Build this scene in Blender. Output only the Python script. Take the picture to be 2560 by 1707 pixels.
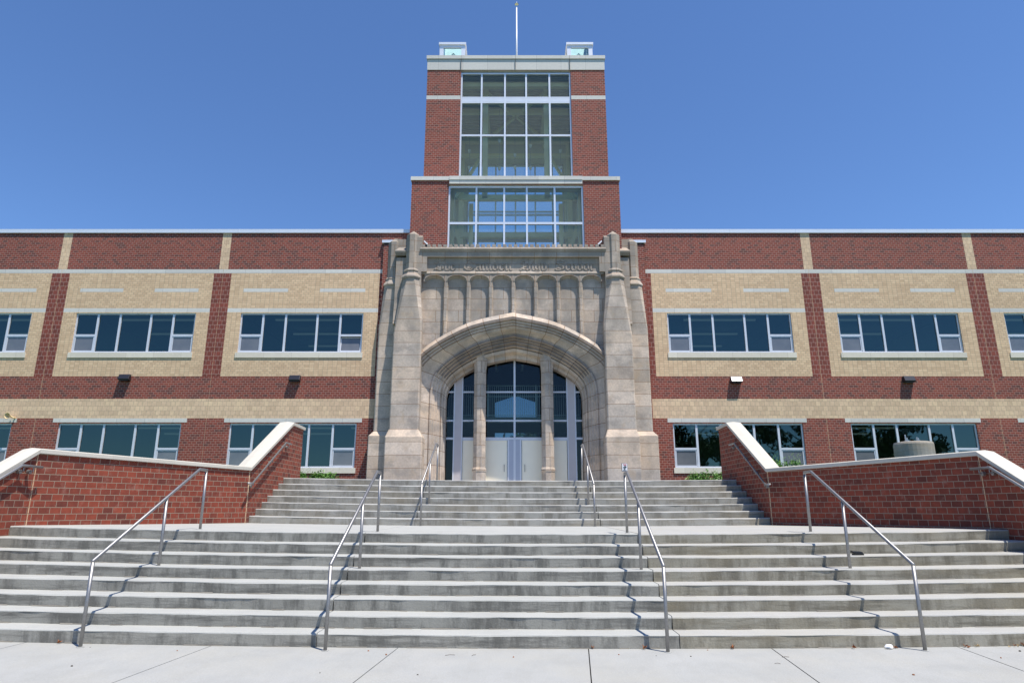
import bpy, math, random
from mathutils import Vector
random.seed(7)
R = math.radians
for o in list(bpy.data.objects): bpy.data.objects.remove(o)
S = bpy.context.scene
C = S.collection

# ------------------------------------------------------------------ camera, sky, sun, exposure
cam_d = bpy.data.cameras.new('camera'); cam = bpy.data.objects.new('camera', cam_d); C.objects.link(cam)
cam.location = (0, 0, 1.61); cam.rotation_euler = (R(90 + 14.27), 0, 0)
cam_d.sensor_width = 36; cam_d.lens = 22.98; cam_d.clip_start = .1; cam_d.clip_end = 3000
S.camera = cam
W = bpy.data.worlds.new('World'); S.world = W; W.use_nodes = True
nt = W.node_tree; sky = nt.nodes.new('ShaderNodeTexSky'); sky.sky_type = 'NISHITA'; sky.sun_disc = False
sky.sun_elevation = R(68.6); sky.sun_rotation = R(135); sky.air_density = 1.0; sky.dust_density = .1; sky.ozone_density = 3.2
bg = nt.nodes['Background']; bg.inputs['Strength'].default_value = .097
gain = nt.nodes.new('ShaderNodeMix'); gain.data_type = 'RGBA'; gain.blend_type = 'MULTIPLY'; gain.inputs[0].default_value = 1
gain.inputs[7].default_value = (.84, 1.055, 1.35, 1); gain.clamp_result = False
nt.links.new(sky.outputs[0], gain.inputs[6]); nt.links.new(gain.outputs[2], bg.inputs[0])
sun_d = bpy.data.lights.new('sun', 'SUN'); sun_d.energy = 5.0; sun_d.angle = R(.53); sun_d.color = (1, .935, .84)
sun = bpy.data.objects.new('sun', sun_d); C.objects.link(sun)
sun.rotation_euler = Vector((-1, 1, -3.6)).to_track_quat('-Z', 'Y').to_euler()
sun.location = (20, -20, 60)
S.view_settings.view_transform = 'Standard'; S.view_settings.look = 'None'
S.view_settings.exposure = .4; S.view_settings.gamma = 1
S.render.engine = 'CYCLES'
try:
    S.cycles.max_bounces = 8; S.cycles.transparent_max_bounces = 16; S.cycles.caustics_reflective = False; S.cycles.caustics_refractive = False
except Exception: pass

# ------------------------------------------------------------------ materials
def newmat(name):
    m = bpy.data.materials.new(name); m.use_nodes = True
    n = m.node_tree.nodes; p = n['Principled BSDF']
    return m, m.node_tree, n, p, m.node_tree.links
def rgb(c): return (c[0], c[1], c[2], 1)
def mixc(nt, a, b, fac, mode='MIX'):
    x = nt.nodes.new('ShaderNodeMix'); x.data_type = 'RGBA'; x.blend_type = mode
    for sock, v in ((x.inputs[6], a), (x.inputs[7], b), (x.inputs[0], fac)):
        if hasattr(v, 'is_linked'): nt.links.new(v, sock)
        elif isinstance(v, (int, float)): sock.default_value = v
        else: sock.default_value = rgb(v)
    return x.outputs[2]
def noise(nt, scale, detail=4, coord='Object', stretch=None, rough=.55):
    tc = nt.nodes.new('ShaderNodeTexCoord'); n = nt.nodes.new('ShaderNodeTexNoise')
    n.inputs['Scale'].default_value = scale; n.inputs['Detail'].default_value = detail; n.inputs['Roughness'].default_value = rough
    src = tc.outputs[coord]
    if stretch:
        mp = nt.nodes.new('ShaderNodeMapping'); mp.inputs['Scale'].default_value = stretch
        nt.links.new(src, mp.inputs[0]); src = mp.outputs[0]
    nt.links.new(src, n.inputs['Vector']); return n.outputs['Fac']
def ramp(nt, src, stops):
    r = nt.nodes.new('ShaderNodeValToRGB'); e = r.color_ramp.elements
    while len(e) > len(stops): e.remove(e[-1])
    while len(e) < len(stops): e.new(.5)
    for i, (p, c) in enumerate(stops):
        e[i].position = p; e[i].color = rgb(c) if not isinstance(c, (int, float)) else (c, c, c, 1)
    nt.links.new(src, r.inputs[0]); return r.outputs[0]
def bump(nt, p, src, dist, strength=1):
    b = nt.nodes.new('ShaderNodeBump'); b.inputs['Distance'].default_value = dist; b.inputs['Strength'].default_value = strength
    nt.links.new(src, b.inputs['Height']); nt.links.new(b.outputs[0], p.inputs['Normal'])
def brick_node(nt, w, h, ms, off=.5):
    tc = nt.nodes.new('ShaderNodeTexCoord'); b = nt.nodes.new('ShaderNodeTexBrick')
    b.offset = off; b.offset_frequency = 2
    b.inputs['Scale'].default_value = 1; b.inputs['Brick Width'].default_value = w; b.inputs['Row Height'].default_value = h
    b.inputs['Mortar Size'].default_value = ms; b.inputs['Mortar Smooth'].default_value = .15
    b.inputs['Color1'].default_value = (1, 1, 1, 1); b.inputs['Color2'].default_value = (0, 0, 0, 1); b.inputs['Mortar'].default_value = (0.5, .5, .5, 1)
    nt.links.new(tc.outputs['UV'], b.inputs['Vector']); return b
def brick_mat(name, stops, mortar, w, h, ms, stack=False, bd=.004, rough=.85, stain=None, offs=.5, var=1.0):
    m, nt, n, p, L = newmat(name)
    b = brick_node(nt, w, h, ms, offs)
    col, fac = b.outputs['Color'], b.outputs['Fac']
    if stack:
        b2 = brick_node(nt, w, h, ms, 0)
        msk = ramp(nt, noise(nt, .55, 0, 'UV', (1, .8, 1)), [(.5, 0), (.502, 1)])
        col = mixc(nt, col, b2.outputs['Color'], msk); fac = mixc(nt, fac, b2.outputs['Fac'], msk)
    c = ramp(nt, col, stops)
    f = noise(nt, 9, 5); c = mixc(nt, c, ramp(nt, f, [(.3, (1 - .2 * var,) * 3), (.7, (1 + .15 * var,) * 3)]), 1.0, 'MULTIPLY')
    big = noise(nt, .35, 3); c = mixc(nt, c, ramp(nt, big, [(.35, (1 - .1 * var,) * 3), (.65, (1 + .07 * var,) * 3)]), 1.0, 'MULTIPLY')
    if stain:   # white mineral bloom left on the bricks
        s1 = ramp(nt, noise(nt, 7, 3), [(.58, 0), (.76, .42)])
        c = mixc(nt, c, stain, s1)
    c = mixc(nt, c, mortar, fac)
    L.new(c, p.inputs['Base Color']); p.inputs['Roughness'].default_value = rough
    inv = nt.nodes.new('ShaderNodeInvert'); L.new(fac, inv.inputs[1]); bump(nt, p, inv.outputs[0], bd)
    return m
red_stops = [(0, (.12, .040, .033)), (.12, (.145, .042, .034)), (.26, (.20, .046, .032)), (.6, (.235, .051, .034)), (1, (.26, .060, .039))]
MAT = {}
MAT['red'] = brick_mat('red_brick', red_stops, (.47, .31, .25), .2032, .1016, .0064)
MAT['red8'] = brick_mat('red_block', [(0, (.165, .042, .030)), (1, (.245, .056, .038))], (.54, .385, .32), .2032, .2032, .0055)
MAT['tan'] = brick_mat('tan_brick', [(0, (.62, .43, .265)), (.5, (.70, .495, .31)), (1, (.76, .55, .345))], (.33, .26, .20), .2032, .1016, .0055, stack=True, var=.5)
MAT['tan8'] = brick_mat('tan_block', [(0, (.62, .445, .29)), (.5, (.70, .505, .335)), (1, (.76, .56, .36))], (.35, .27, .21), .2032, .2032, .005, var=.5)
MAT['garden'] = brick_mat('garden_wall_brick', [(0, (.115, .026, .016)), (.3, (.185, .036, .019)), (1, (.25, .048, .023))], (.30, .225, .165), .2032, .108, .0058, stain=(.33, .17, .13), bd=.006)
MAT['lime'] = brick_mat('cast_stone', [(0, (.58, .565, .53)), (1, (.68, .66, .61))], (.36, .35, .34), 1.22, 4.0, .006, bd=.001, offs=0, var=.25)
MAT['sill'] = brick_mat('cream_sill_stone', [(0, (.66, .60, .50)), (1, (.74, .68, .57))], (.5, .45, .38), 1.22, 40.0, .006, bd=.001, offs=0, var=.2)
MAT['cream'] = brick_mat('cream_coping_stone', [(0, (.47, .445, .385)), (1, (.53, .50, .435))], (.5, .45, .38), 1.22, 40.0, .006, bd=.001, offs=0, var=.2)
def stone_mat(name, w, h, seam=True):
    m, nt, n, p, L = newmat(name)
    b = brick_node(nt, w, h, .009 if h < 9 else .012, .37)
    c = ramp(nt, b.outputs['Color'], [(0, (.42, .345, .28)), (.25, (.56, .46, .375)), (.5, (.49, .43, .375)), (.75, (.60, .475, .365)), (1, (.66, .555, .465))])
    v = ramp(nt, noise(nt, 1.3, 6, 'Object', (1, 1, 1), .65), [(.3, (.76, .76, .77)), (.5, (1, 1, 1)), (.75, (1.12, 1.09, 1.04))])
    c = mixc(nt, c, v, 1.0, 'MULTIPLY')
    f = ramp(nt, noise(nt, 14, 5), [(.3, (.86, .86, .86)), (.7, (1.1, 1.1, 1.1))]); c = mixc(nt, c, f, 1.0, 'MULTIPLY')
    # grey weathering, heavier on the upper stones
    geo = nt.nodes.new('ShaderNodeNewGeometry'); sp = nt.nodes.new('ShaderNodeSeparateXYZ'); L.new(geo.outputs['Position'], sp.inputs[0])
    mr = nt.nodes.new('ShaderNodeMapRange'); mr.inputs[1].default_value = 6; mr.inputs[2].default_value = 14; mr.inputs[3].default_value = 0; mr.inputs[4].default_value = .38
    L.new(sp.outputs[2], mr.inputs[0])
    ad = nt.nodes.new('ShaderNodeMath'); ad.operation = 'ADD'; L.new(mr.outputs[0], ad.inputs[0]); L.new(noise(nt, .9, 5, 'Object', (1.4, 1.4, .7), .6), ad.inputs[1])
    wf = ramp(nt, ad.outputs[0], [(.52, 0), (.86, .78)])
    c = mixc(nt, c, (.25, .22, .185), wf)
    wf2 = ramp(nt, noise(nt, 1.1, 6, 'Object', (1, 1, 1.6), .62), [(.50, 0), (.64, .5)])
    c = mixc(nt, c, (.235, .215, .195), wf2)
    wf3 = ramp(nt, noise(nt, 1.9, 4, 'Object', (1.3, 1.1, 1), .6), [(.55, 0), (.70, .32)])
    c = mixc(nt, c, (.47, .33, .20), wf3)
    if seam: c = mixc(nt, c, (.22, .13, .075), b.outputs['Fac'])
    L.new(c, p.inputs['Base Color']); p.inputs['Roughness'].default_value = .9
    bump(nt, p, noise(nt, 30, 6), .004)
    return m
MAT['stone'] = stone_mat('weathered_limestone', 60, .53)
MAT['stone_s'] = stone_mat('weathered_limestone_small', 1.0, .53)
MAT['arch'] = stone_mat('carved_arch_stone', .66, 60.0)
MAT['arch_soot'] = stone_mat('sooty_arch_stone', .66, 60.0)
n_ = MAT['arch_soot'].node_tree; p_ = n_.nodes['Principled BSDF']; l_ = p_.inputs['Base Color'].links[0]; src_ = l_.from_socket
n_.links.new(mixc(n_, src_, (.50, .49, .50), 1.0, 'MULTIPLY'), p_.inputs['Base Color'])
def concrete_mat(name, a, b2, streak=.5, spots=True, warm=None, dark=(.30, .29, .27)):
    m, nt, n, p, L = newmat(name)
    c = ramp(nt, noise(nt, 1.6, 6, 'Object', (1, 1, 1), .6), [(.3, a), (.7, b2)])
    if streak:
        s = ramp(nt, noise(nt, 2.2, 5, 'Object', (1.6, .5, .4), .72), [(.46, 0), (.62, streak)])
        c = mixc(nt, c, dark, s)
        s2 = ramp(nt, noise(nt, 1.0, 4, 'Object', (9, .4, 3), .7), [(.62, 0), (.8, streak * .6)])
        c = mixc(nt, c, tuple(v * 1.25 for v in b2), s2)
        s4 = ramp(nt, noise(nt, 1.5, 7, 'Object', (.55, .5, 5.5), .72), [(.50, 0), (.66, min(1, streak * 1.1))])
        c = mixc(nt, c, dark, s4)
    if warm:
        s3 = ramp(nt, noise(nt, .8, 5, 'Object', (1, 1, 3), .65), [(.45, 0), (.7, .6)]); c = mixc(nt, c, warm, s3)
    f = ramp(nt, noise(nt, 60, 4), [(.3, (.93, .93, .93)), (.7, (1.05, 1.05, 1.05))]); c = mixc(nt, c, f, 1.0, 'MULTIPLY')
    L.new(c, p.inputs['Base Color']); p.inputs['Roughness'].default_value = .9
    bump(nt, p, noise(nt, 45, 5), .003)
    return m
MAT['walk'] = concrete_mat('sidewalk_concrete', (.315, .322, .312), (.355, .36, .35), .25, warm=(.335, .33, .295), dark=(.27, .27, .255))
MAT['step'] = concrete_mat('step_concrete', (.345, .352, .335), (.39, .395, .375), .12, dark=(.27, .27, .265))
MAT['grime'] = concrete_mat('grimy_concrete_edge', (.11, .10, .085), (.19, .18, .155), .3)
MAT['rise'] = concrete_mat('shade_toned_formed_riser', (.26, .252, .222), (.34, .332, .295), .85, dark=(.125, .122, .108))  # risers darker than treads: stains plus upright-face shade put into the colour
MAT['rise_side'] = concrete_mat('shade_toned_formed_riser_stained', (.29, .272, .22), (.36, .34, .28), .8, warm=(.26, .22, .145), dark=(.145, .132, .10))
MAT['rise_up'] = concrete_mat('shade_toned_formed_riser_upper', (.29, .285, .255), (.37, .365, .33), .8, warm=(.29, .25, .18), dark=(.17, .16, .135))
MAT['step_side'] = concrete_mat('step_concrete_stained', (.35, .35, .335), (.385, .385, .37), .15, warm=(.37, .355, .30), dark=(.28, .27, .24))
MAT['step_up'] = concrete_mat('step_concrete_upper', (.37, .37, .355), (.41, .41, .395), .15, warm=(.38, .37, .34), dark=(.28, .27, .25))
MAT['pier'] = concrete_mat('old_pier_concrete', (.30, .28, .25), (.42, .40, .37), .6, warm=(.38, .27, .13), dark=(.17, .16, .145))
def plain(name, c, rough=.6, metal=0, nz=None, nscale=20, spec=None):
    m, nt, n, p, L = newmat(name)
    p.inputs['Base Color'].default_value = rgb(c); p.inputs['Roughness'].default_value = rough; p.inputs['Metallic'].default_value = metal
    if nz:
        L.new(ramp(nt, noise(nt, nscale, 4), [(.3, tuple(v * (1 - nz) for v in c)), (.7, tuple(min(1, v * (1 + nz)) for v in c))]), p.inputs['Base Color'])
    return m
MAT['alu'] = plain('anodised_frame', (.66, .68, .74), .42, .15, .03, 3)
MAT['alu_w'] = plain('bright_spandrel', (.74, .77, .84), .35, .2, .03, 2)
MAT['post_panel'] = plain('lilac_grey_panel', (.56, .52, .53), .5, .1, .03, 3)
MAT['blue_panel'] = plain('blue_grey_panel', (.44, .47, .56), .5, .1, .03, 3)
MAT['door'] = plain('door_paint', (.97, .90, .73), .45, 0, .02, 2)
MAT['coping'] = plain('metal_coping', (.78, .80, .83), .35, .3, .03, 1)
MAT['steel'] = plain('brushed_stainless', (.33, .325, .32), .52, .95, .10, 40)
MAT['steel_d'] = plain('pale_stainless', (.55, .54, .52), .35, .9, .06, 40)  # paler stainless for railing, bolts and light cords
MAT['bronze'] = plain('dark_bronze', (.035, .035, .045), .35, .4, .1, 10)
MAT['lens'] = plain('silver_face', (.75, .75, .77), .3, .3)
MAT['beam'] = plain('cream_steel', (.93, .87, .56), .5, 0, .03, 2)
MAT['deck'] = plain('roof_deck', (.66, .60, .48), .7, 0, .1, 2)
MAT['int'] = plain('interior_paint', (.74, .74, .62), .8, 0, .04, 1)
MAT['int_d'] = plain('interior_dark', (.055, .06, .06), .8, 0, .06, 1)
MAT['ceil'] = plain('ceiling_tile', (.55, .58, .56), .8, 0, .03, 2)
MAT['fix'] = plain('white_fixture_and_floor', (.9, .9, .88), .5)
MAT['tube'] = plain('lit_ceiling_light', (.6, .62, .6), .5)
MAT['tube'].node_tree.nodes['Principled BSDF'].inputs['Emission Color'].default_value = (.9, 1, .95, 1); MAT['tube'].node_tree.nodes['Principled BSDF'].inputs['Emission Strength'].default_value = .04
MAT['dark'] = plain('dark_strip', (.02, .02, .02), .9)
MAT['seal'] = plain('joint_sealant', (.11, .10, .085), .9)
MAT['leaf'] = plain('green_leaf', (.11, .24, .04), .55, 0, .35, 6)
MAT['tleaf'] = plain('tree_leaf', (.035, .075, .018), .6, 0, .4, 1.2)
MAT['bark'] = plain('bark', (.12, .09, .07), .9, 0, .3, 6)
MAT['dry'] = plain('dry_leaf', (.30, .11, .04), .8, 0, .5, 30)
MAT['dry2'] = plain('pale_dry_leaf', (.52, .40, .22), .8, 0, .3, 30)
MAT['paper'] = plain('white_paper', (.80, .80, .80), .8)
MAT['black'] = plain('black_plastic', (.012, .012, .012), .35)
MAT['horn'] = plain('beige_horn', (.66, .50, .27), .5)
MAT['grass'] = plain('lawn', (.06, .11, .03), .9, 0, .4, 3)
MAT['asphalt'] = plain('asphalt', (.05, .05, .05), .9, 0, .2, 5)
MAT['signw'] = plain('sign_white', (.80, .80, .82), .4)
MAT['signred'] = plain('sign_red', (.55, .16, .14), .5)
MAT['signdk'] = plain('sign_dark', (.10, .13, .15), .5)
MAT['mulch'] = plain('mulch', (.10, .07, .045), .95, 0, .4, 12)
def glass_mat(name, tint, ior=1.9, refl=(.85, .95, 1.0), haze=0, fc=(.55, .58, .48)):
    m = bpy.data.materials.new(name); m.use_nodes = True; nt = m.node_tree; n = nt.nodes; n.remove(n['Principled BSDF'])
    out = n['Material Output']; t = n.new('ShaderNodeBsdfTransparent'); t.inputs[0].default_value = rgb(tint)
    g = n.new('ShaderNodeBsdfGlossy'); g.inputs['Roughness'].default_value = .0; g.inputs['Color'].default_value = rgb(refl)
    f = n.new('ShaderNodeFresnel'); f.inputs[0].default_value = ior
    geo = n.new('ShaderNodeBump'); geo.inputs['Distance'].default_value = .02; geo.inputs['Strength'].default_value = .06
    nt.links.new(noise(nt, .8, 1), geo.inputs['Height']); nt.links.new(geo.outputs[0], g.inputs['Normal'])
    mx = n.new('ShaderNodeMixShader'); nt.links.new(f.outputs[0], mx.inputs[0]); nt.links.new(t.outputs[0], mx.inputs[1]); nt.links.new(g.outputs[0], mx.inputs[2])
    if haze:  # pale diffuse share paints haze that brightens the view behind the pane
        d = n.new('ShaderNodeBsdfDiffuse'); d.inputs[0].default_value = rgb(fc); m2 = n.new('ShaderNodeMixShader'); m2.inputs[0].default_value = haze
        nt.links.new(mx.outputs[0], m2.inputs[1]); nt.links.new(d.outputs[0], m2.inputs[2]); nt.links.new(m2.outputs[0], out.inputs[0])
    else: nt.links.new(mx.outputs[0], out.inputs[0])
    return m
MAT['glass_tower'] = glass_mat('tower_glass', (.92, .98, .93), 1.6, haze=.10, fc=(.66, .68, .52))
MAT['glass_back'] = glass_mat('rear_tinted_glass', (.22, .27, .33), 1.5)
MAT['glass_lantern'] = glass_mat('lantern_glass', (.72, .90, .97), 1.6)
MAT['glass_wing'] = glass_mat('wing_glass', (.46, .68, .64), 1.85, (.62, .95, .95))
MAT['glass_door'] = glass_mat('entrance_glass', (.55, .68, .66), 1.42)
m, nt_, n_, p_, L_ = newmat('screened_glass'); p_.inputs['Base Color'].default_value = (.15, .16, .18, 1); p_.inputs['Roughness'].default_value = .12; p_.inputs['IOR'].default_value = 1.7
L_.new(ramp(nt_, noise(nt_, 1.2, 3), [(.3, (.12, .13, .15)), (.7, (.18, .185, .20))]), p_.inputs['Base Color']); MAT['screen'] = m

# ------------------------------------------------------------------ mesh helpers
class MB:
    def __init__(s): s.v = []; s.f = []; s.m = []; s.uv = []; s.mats = []
    def mi(s, k):
        if k not in s.mats: s.mats.append(k)
        return s.mats.index(k)
    def poly(s, pts, k, uv=None):
        pts = [Vector(p) for p in pts]; i0 = len(s.v); s.v += pts; s.f.append(list(range(i0, i0 + len(pts)))); s.m.append(s.mi(k))
        if uv is None:
            nrm = Vector((0, 0, 0))
            for a in range(len(pts)):
                p, q = pts[a], pts[(a + 1) % len(pts)]; nrm += p.cross(q)
            if nrm.length < 1e-12: nrm = Vector((0, 0, 1))
            nrm.normalize()
            if abs(nrm.z) < .75:
                t = Vector((0, 0, 1)).cross(nrm); t.normalize(); uv = [(p.dot(t), p.z) for p in pts]
            else: uv = [(p.x, p.y) for p in pts]
        s.uv += uv
    def box(s, x0, x1, y0, y1, z0, z1, k, skip=''):
        P = lambda x, y, z: (x, y, z)
        if 'f' not in skip: s.poly([P(x0, y0, z0), P(x1, y0, z0), P(x1, y0, z1), P(x0, y0, z1)], k)
        if 'b' not in skip: s.poly([P(x1, y1, z0), P(x0, y1, z0), P(x0, y1, z1), P(x1, y1, z1)], k)
        if 'l' not in skip: s.poly([P(x0, y1, z0), P(x0, y0, z0), P(x0, y0, z1), P(x0, y1, z1)], k)
        if 'r' not in skip: s.poly([P(x1, y0, z0), P(x1, y1, z0), P(x1, y1, z1), P(x1, y0, z1)], k)
        if 't' not in skip: s.poly([P(x0, y0, z1), P(x1, y0, z1), P(x1, y1, z1), P(x0, y1, z1)], k)
        if 'd' not in skip: s.poly([P(x0, y1, z0), P(x1, y1, z0), P(x1, y0, z0), P(x0, y0, z0)], k)
    def loft(s, rings, k, cap0=True, cap1=True, tri=False):
        n = len(rings[0])
        for a, b in zip(rings, rings[1:]):
            for i in range(n):
                j = (i + 1) % n
                if tri:
                    if i % 2 == 0: s.poly([a[i], a[j], b[j]], k); s.poly([a[i], b[j], b[i]], k)
                    else: s.poly([a[i], a[j], b[i]], k); s.poly([a[j], b[j], b[i]], k)
                else: s.poly([a[i], a[j], b[j], b[i]], k)
        if cap0: s.poly(list(reversed(rings[0])), k)
        if cap1: s.poly(rings[-1], k)
    def tube(s, pts, r, k, n=12, cap=True):
        pts = [Vector(p) for p in pts]; rings = []
        for i, p in enumerate(pts):
            d0 = (p - pts[i - 1]).normalized() if i > 0 else None
            d1 = (pts[i + 1] - p).normalized() if i < len(pts) - 1 else None
            d = (d0 or d1) if (d0 is None or d1 is None) else (d0 + d1).normalized()
            ref = d0 or d1
            up = Vector((1, 0, 0)) if abs(ref.x) < .9 else Vector((0, 1, 0))
            a = ref.cross(up).normalized(); b = ref.cross(a).normalized()
            ring = []
            for q in range(n):
                o = a * math.cos(2 * math.pi * q / n) * r + b * math.sin(2 * math.pi * q / n) * r
                t = -o.dot(d) / max(1e-6, ref.dot(d)); ring.append(p + o + ref * t)
            rings.append(ring)
        # keep ring order coherent
        s.loft(rings, k, cap, cap)
    def cyl(s, c, r0, r1, z0, z1, k, n=24, caps=True):
        f = lambda r, z: [(c[0] + r * math.cos(2 * math.pi * i / n), c[1] + r * math.sin(2 * math.pi * i / n), z) for i in range(n)]
        s.loft([f(r0, z0), f(r1, z1)], k, caps, caps)
    def build(s, name, parent=None, smooth=False, bevel=0, warp=None):
        me = bpy.data.meshes.new(name)
        vs = [tuple(v) for v in s.v]
        if warp: vs = [(x, y, z + warp(x)) for x, y, z in vs]
        me.from_pydata(vs, [], s.f); uvl = me.uv_layers.new(name='UVMap')
        for i, u in enumerate(s.uv): uvl.data[i].uv = u
        for k in s.mats: me.materials.append(MAT[k])
        me.polygons.foreach_set('material_index', s.m)
        if smooth: me.polygons.foreach_set('use_smooth', [True] * len(s.f))
        me.update()
        o = bpy.data.objects.new(name, me); C.objects.link(o)
        if parent: o.parent = parent; o.matrix_parent_inverse = parent.matrix_world.inverted() if False else o.matrix_parent_inverse
        if smooth or bevel:
            w = o.modifiers.new('weld', 'WELD'); w.merge_threshold = .0005
        if bevel:
            b = o.modifiers.new('bevel', 'BEVEL'); b.width = bevel; b.segments = 2; b.limit_method = 'ANGLE'; b.angle_limit = R(35)
        return o
def empty(name, label, cat, group=None, loc=(0, 0, 0)):
    o = bpy.data.objects.new(name, None); C.objects.link(o); o.location = loc; o.empty_display_size = .3
    o['label'] = label; o['category'] = cat
    if group: o['group'] = group
    return o
def tag(o, label, cat, group=None):
    o['label'] = label; o['category'] = cat
    if group: o['group'] = group
    return o
def struct(o, label=None):
    o['kind'] = 'structure'
    if label: o['label'] = label
    return o
def dz(x):
    x = max(-9, min(9, x)); return .0014 * x * x - .0036 * x

# ------------------------------------------------------------------ ground, sidewalk, steps
RIS, TR, Y0, LAND = .1524, .3373, 8.39, 4.255
YL = Y0 + 7 * TR            # front edge of the landing
YU = YL + LAND              # first upper riser
YT = YU + 6 * TR            # top nosing
ZL, ZT = 8 * RIS, 15 * RIS
g = MB(); g.poly([(-900, -900, -.35), (900, -900, -.35), (900, 900, -.35), (-900, 900, -.35)], 'grass'); struct(g.build('ground'))
g = MB(); g.poly([(-300, -16, -.16), (300, -16, -.16), (300, -4.2, -.16), (-300, -4.2, -.16)], 'asphalt'); struct(g.build('road'))
g = MB()
edges = [-14.6, -12.3, -10.1, -7.94, -5.76, -3.56, -1.35, .905, 3.07, 5.27, 7.47, 9.7, 12, 14.4]
yb, yf = Y0 - .004, -4.0
def sx(e, y): return e + (y - Y0) * .095
for row_a, row_b in ((yb, 4.2), (4.19, .3), (.29, -3.9)):
    for a, b in zip(edges, edges[1:]):
        n = 4
        for i in range(n):
            xa, xb = a + .006 + (b - a - .012) * i / n, a + .006 + (b - a - .012) * (i + 1) / n
            g.poly([(sx(xa, row_b), row_b, 0), (sx(xb, row_b), row_b, 0), (sx(xb, row_a), row_a, 0), (sx(xa, row_a), row_a, 0)], 'walk')
        g.poly([(sx(b - .004, row_b), row_b, 0), (sx(b - .004, row_b), row_b, -.03), (sx(b - .004, row_a), row_a, -.03), (sx(b - .004, row_a), row_a, 0)], 'walk')
for i in range(60):
    xa, xb = -15 + i * .5, -14.5 + i * .5
    g.poly([(xa, -4.2, -.025), (xb, -4.2, -.025), (xb, Y0, -.025), (xa, Y0, -.025)], 'seal')
g.poly([(-15, -4.2, -.025), (-15, -4.2, -.3), (15, -4.2, -.3), (15, -4.2, -.025)], 'seal')
struct(g.build('sidewalk', warp=dz))

def nose(y, z):
    r = .021; return [(y + r - r * math.cos(R(a)), z - r + r * math.sin(R(a))) for a in (0, 22, 45, 68, 90)]
RM = dict(step='rise', step_side='rise_side', step_up='rise_up')  # tread material to its shade-darkened riser copy
_wob = random.Random(11)
def flight(name, x0, x1, ys, zb, n, mat, ztop_y, nx=36):
    prof = [(ys, zb - .05)]
    for i in range(n):
        y = ys + i * TR; z = zb + (i + 1) * RIS
        prof += [(y + .010, z - RIS)] if i else []
        prof += nose(y, z)
    prof += [(ztop_y, zb + n * RIS)]
    g = MB(); m_ = len(prof)
    # slight unevenness of hand-finished nosings, smooth along each step
    wob = [[0.0] * (nx + 1) for _ in range(n + 1)]
    for st in range(n + 1):
        ph = [_wob.uniform(0, 6.28) for _ in range(4)]
        for i in range(nx + 1):
            x = x0 + (x1 - x0) * i / nx
            wob[st][i] = .0022 * math.sin(x * 1.7 + ph[0]) + .0018 * math.sin(x * 4.3 + ph[1]) + .0013 * math.sin(x * 9.1 + ph[2]) + _wob.uniform(-.0012, .0012)
    def P3(i, j):
        x = x0 + (x1 - x0) * i / nx; y, z = prof[j]
        st = max(0, min(n, (j + 4) // 6)); nosed = j > 0 and j < m_ - 1
        w = wob[st][i] if nosed else 0
        return (x, y + w * 1.3, z + w * .6)
    for i in range(nx):
        for j in range(m_ - 1):
            p, q = prof[j], prof[j + 1]; vert = abs(q[1] - p[1]) > abs(q[0] - p[0]) * 2.2
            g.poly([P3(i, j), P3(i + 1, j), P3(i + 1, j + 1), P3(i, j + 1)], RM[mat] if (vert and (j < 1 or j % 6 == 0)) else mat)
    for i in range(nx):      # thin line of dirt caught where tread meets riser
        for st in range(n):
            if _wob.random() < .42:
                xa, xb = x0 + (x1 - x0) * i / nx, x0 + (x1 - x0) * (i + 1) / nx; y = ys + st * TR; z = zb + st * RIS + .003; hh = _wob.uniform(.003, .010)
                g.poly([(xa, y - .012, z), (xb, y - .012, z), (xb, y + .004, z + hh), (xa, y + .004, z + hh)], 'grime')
    for x, rev in ((x0, True), (x1, False)):
        for p, q in zip(prof, prof[1:]):
            quad = [(x, p[0], p[1]), (x, q[0], q[1]), (x, q[0], zb - .3), (x, p[0], zb - .3)]
            g.poly(quad, mat)
    return struct(g.build(name, warp=dz))
JL, JR = -2.32, 1.99
flight('lower_steps', -7.96, JL - .005, Y0, 0, 8, 'step', YU + .02)
flight('lower_steps', JL + .005, JR - .005, Y0, 0, 8, 'step', YU + .02)
flight('lower_steps', JR + .005, 7.86, Y0, 0, 8, 'step_side', YU + .02)
flight('upper_steps', -5.83, -2.155, YU, ZL, 7, 'step_up', 18.4)
flight('upper_steps', -2.145, 1.955, YU, ZL, 7, 'step_up', 18.4)
flight('upper_steps', 1.965, 5.72, YU, ZL, 7, 'step_up', 18.4)
g = MB(); g.box(-6.3, 6.3, 18.4, 27.0, ZT - .3, ZT - .002, 'walk'); g.box(-4.2, 4.3, 27.0, 29.4, ZT - .3, ZT, 'walk'); struct(g.build('terrace'))
# raised lawns behind the garden walls, with a bank sloping down outside the front walls
for sgn in (-1, 1):
    g = MB(); xi = 6.1; zt = 2.18
    def P(x, y, z): return (sgn * x, y, z)
    quads = [[P(xi, 15.2, zt), P(60, 15.2, zt), P(60, 28.3, zt), P(xi, 28.3, zt)],
             [P(xi, 15.2, zt), P(8.3, 11.4, zt), P(60, 11.4, zt), P(60, 15.2, zt)],
             [P(8.3, 11.4, zt), P(8.3, 6.6, -.1), P(60, 6.6, -.1), P(60, 11.4, zt)]]
    for q in quads: g.poly(q if sgn > 0 else q[::-1], 'grass')
    q = [P(5.6, 18.4, 2.2), P(xi + 1, 18.4, 2.2), P(xi + 1, 28.3, 2.2), P(5.6, 28.3, 2.2)]; g.poly(q if sgn > 0 else q[::-1], 'mulch')
    struct(g.build('lawn'))

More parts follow.
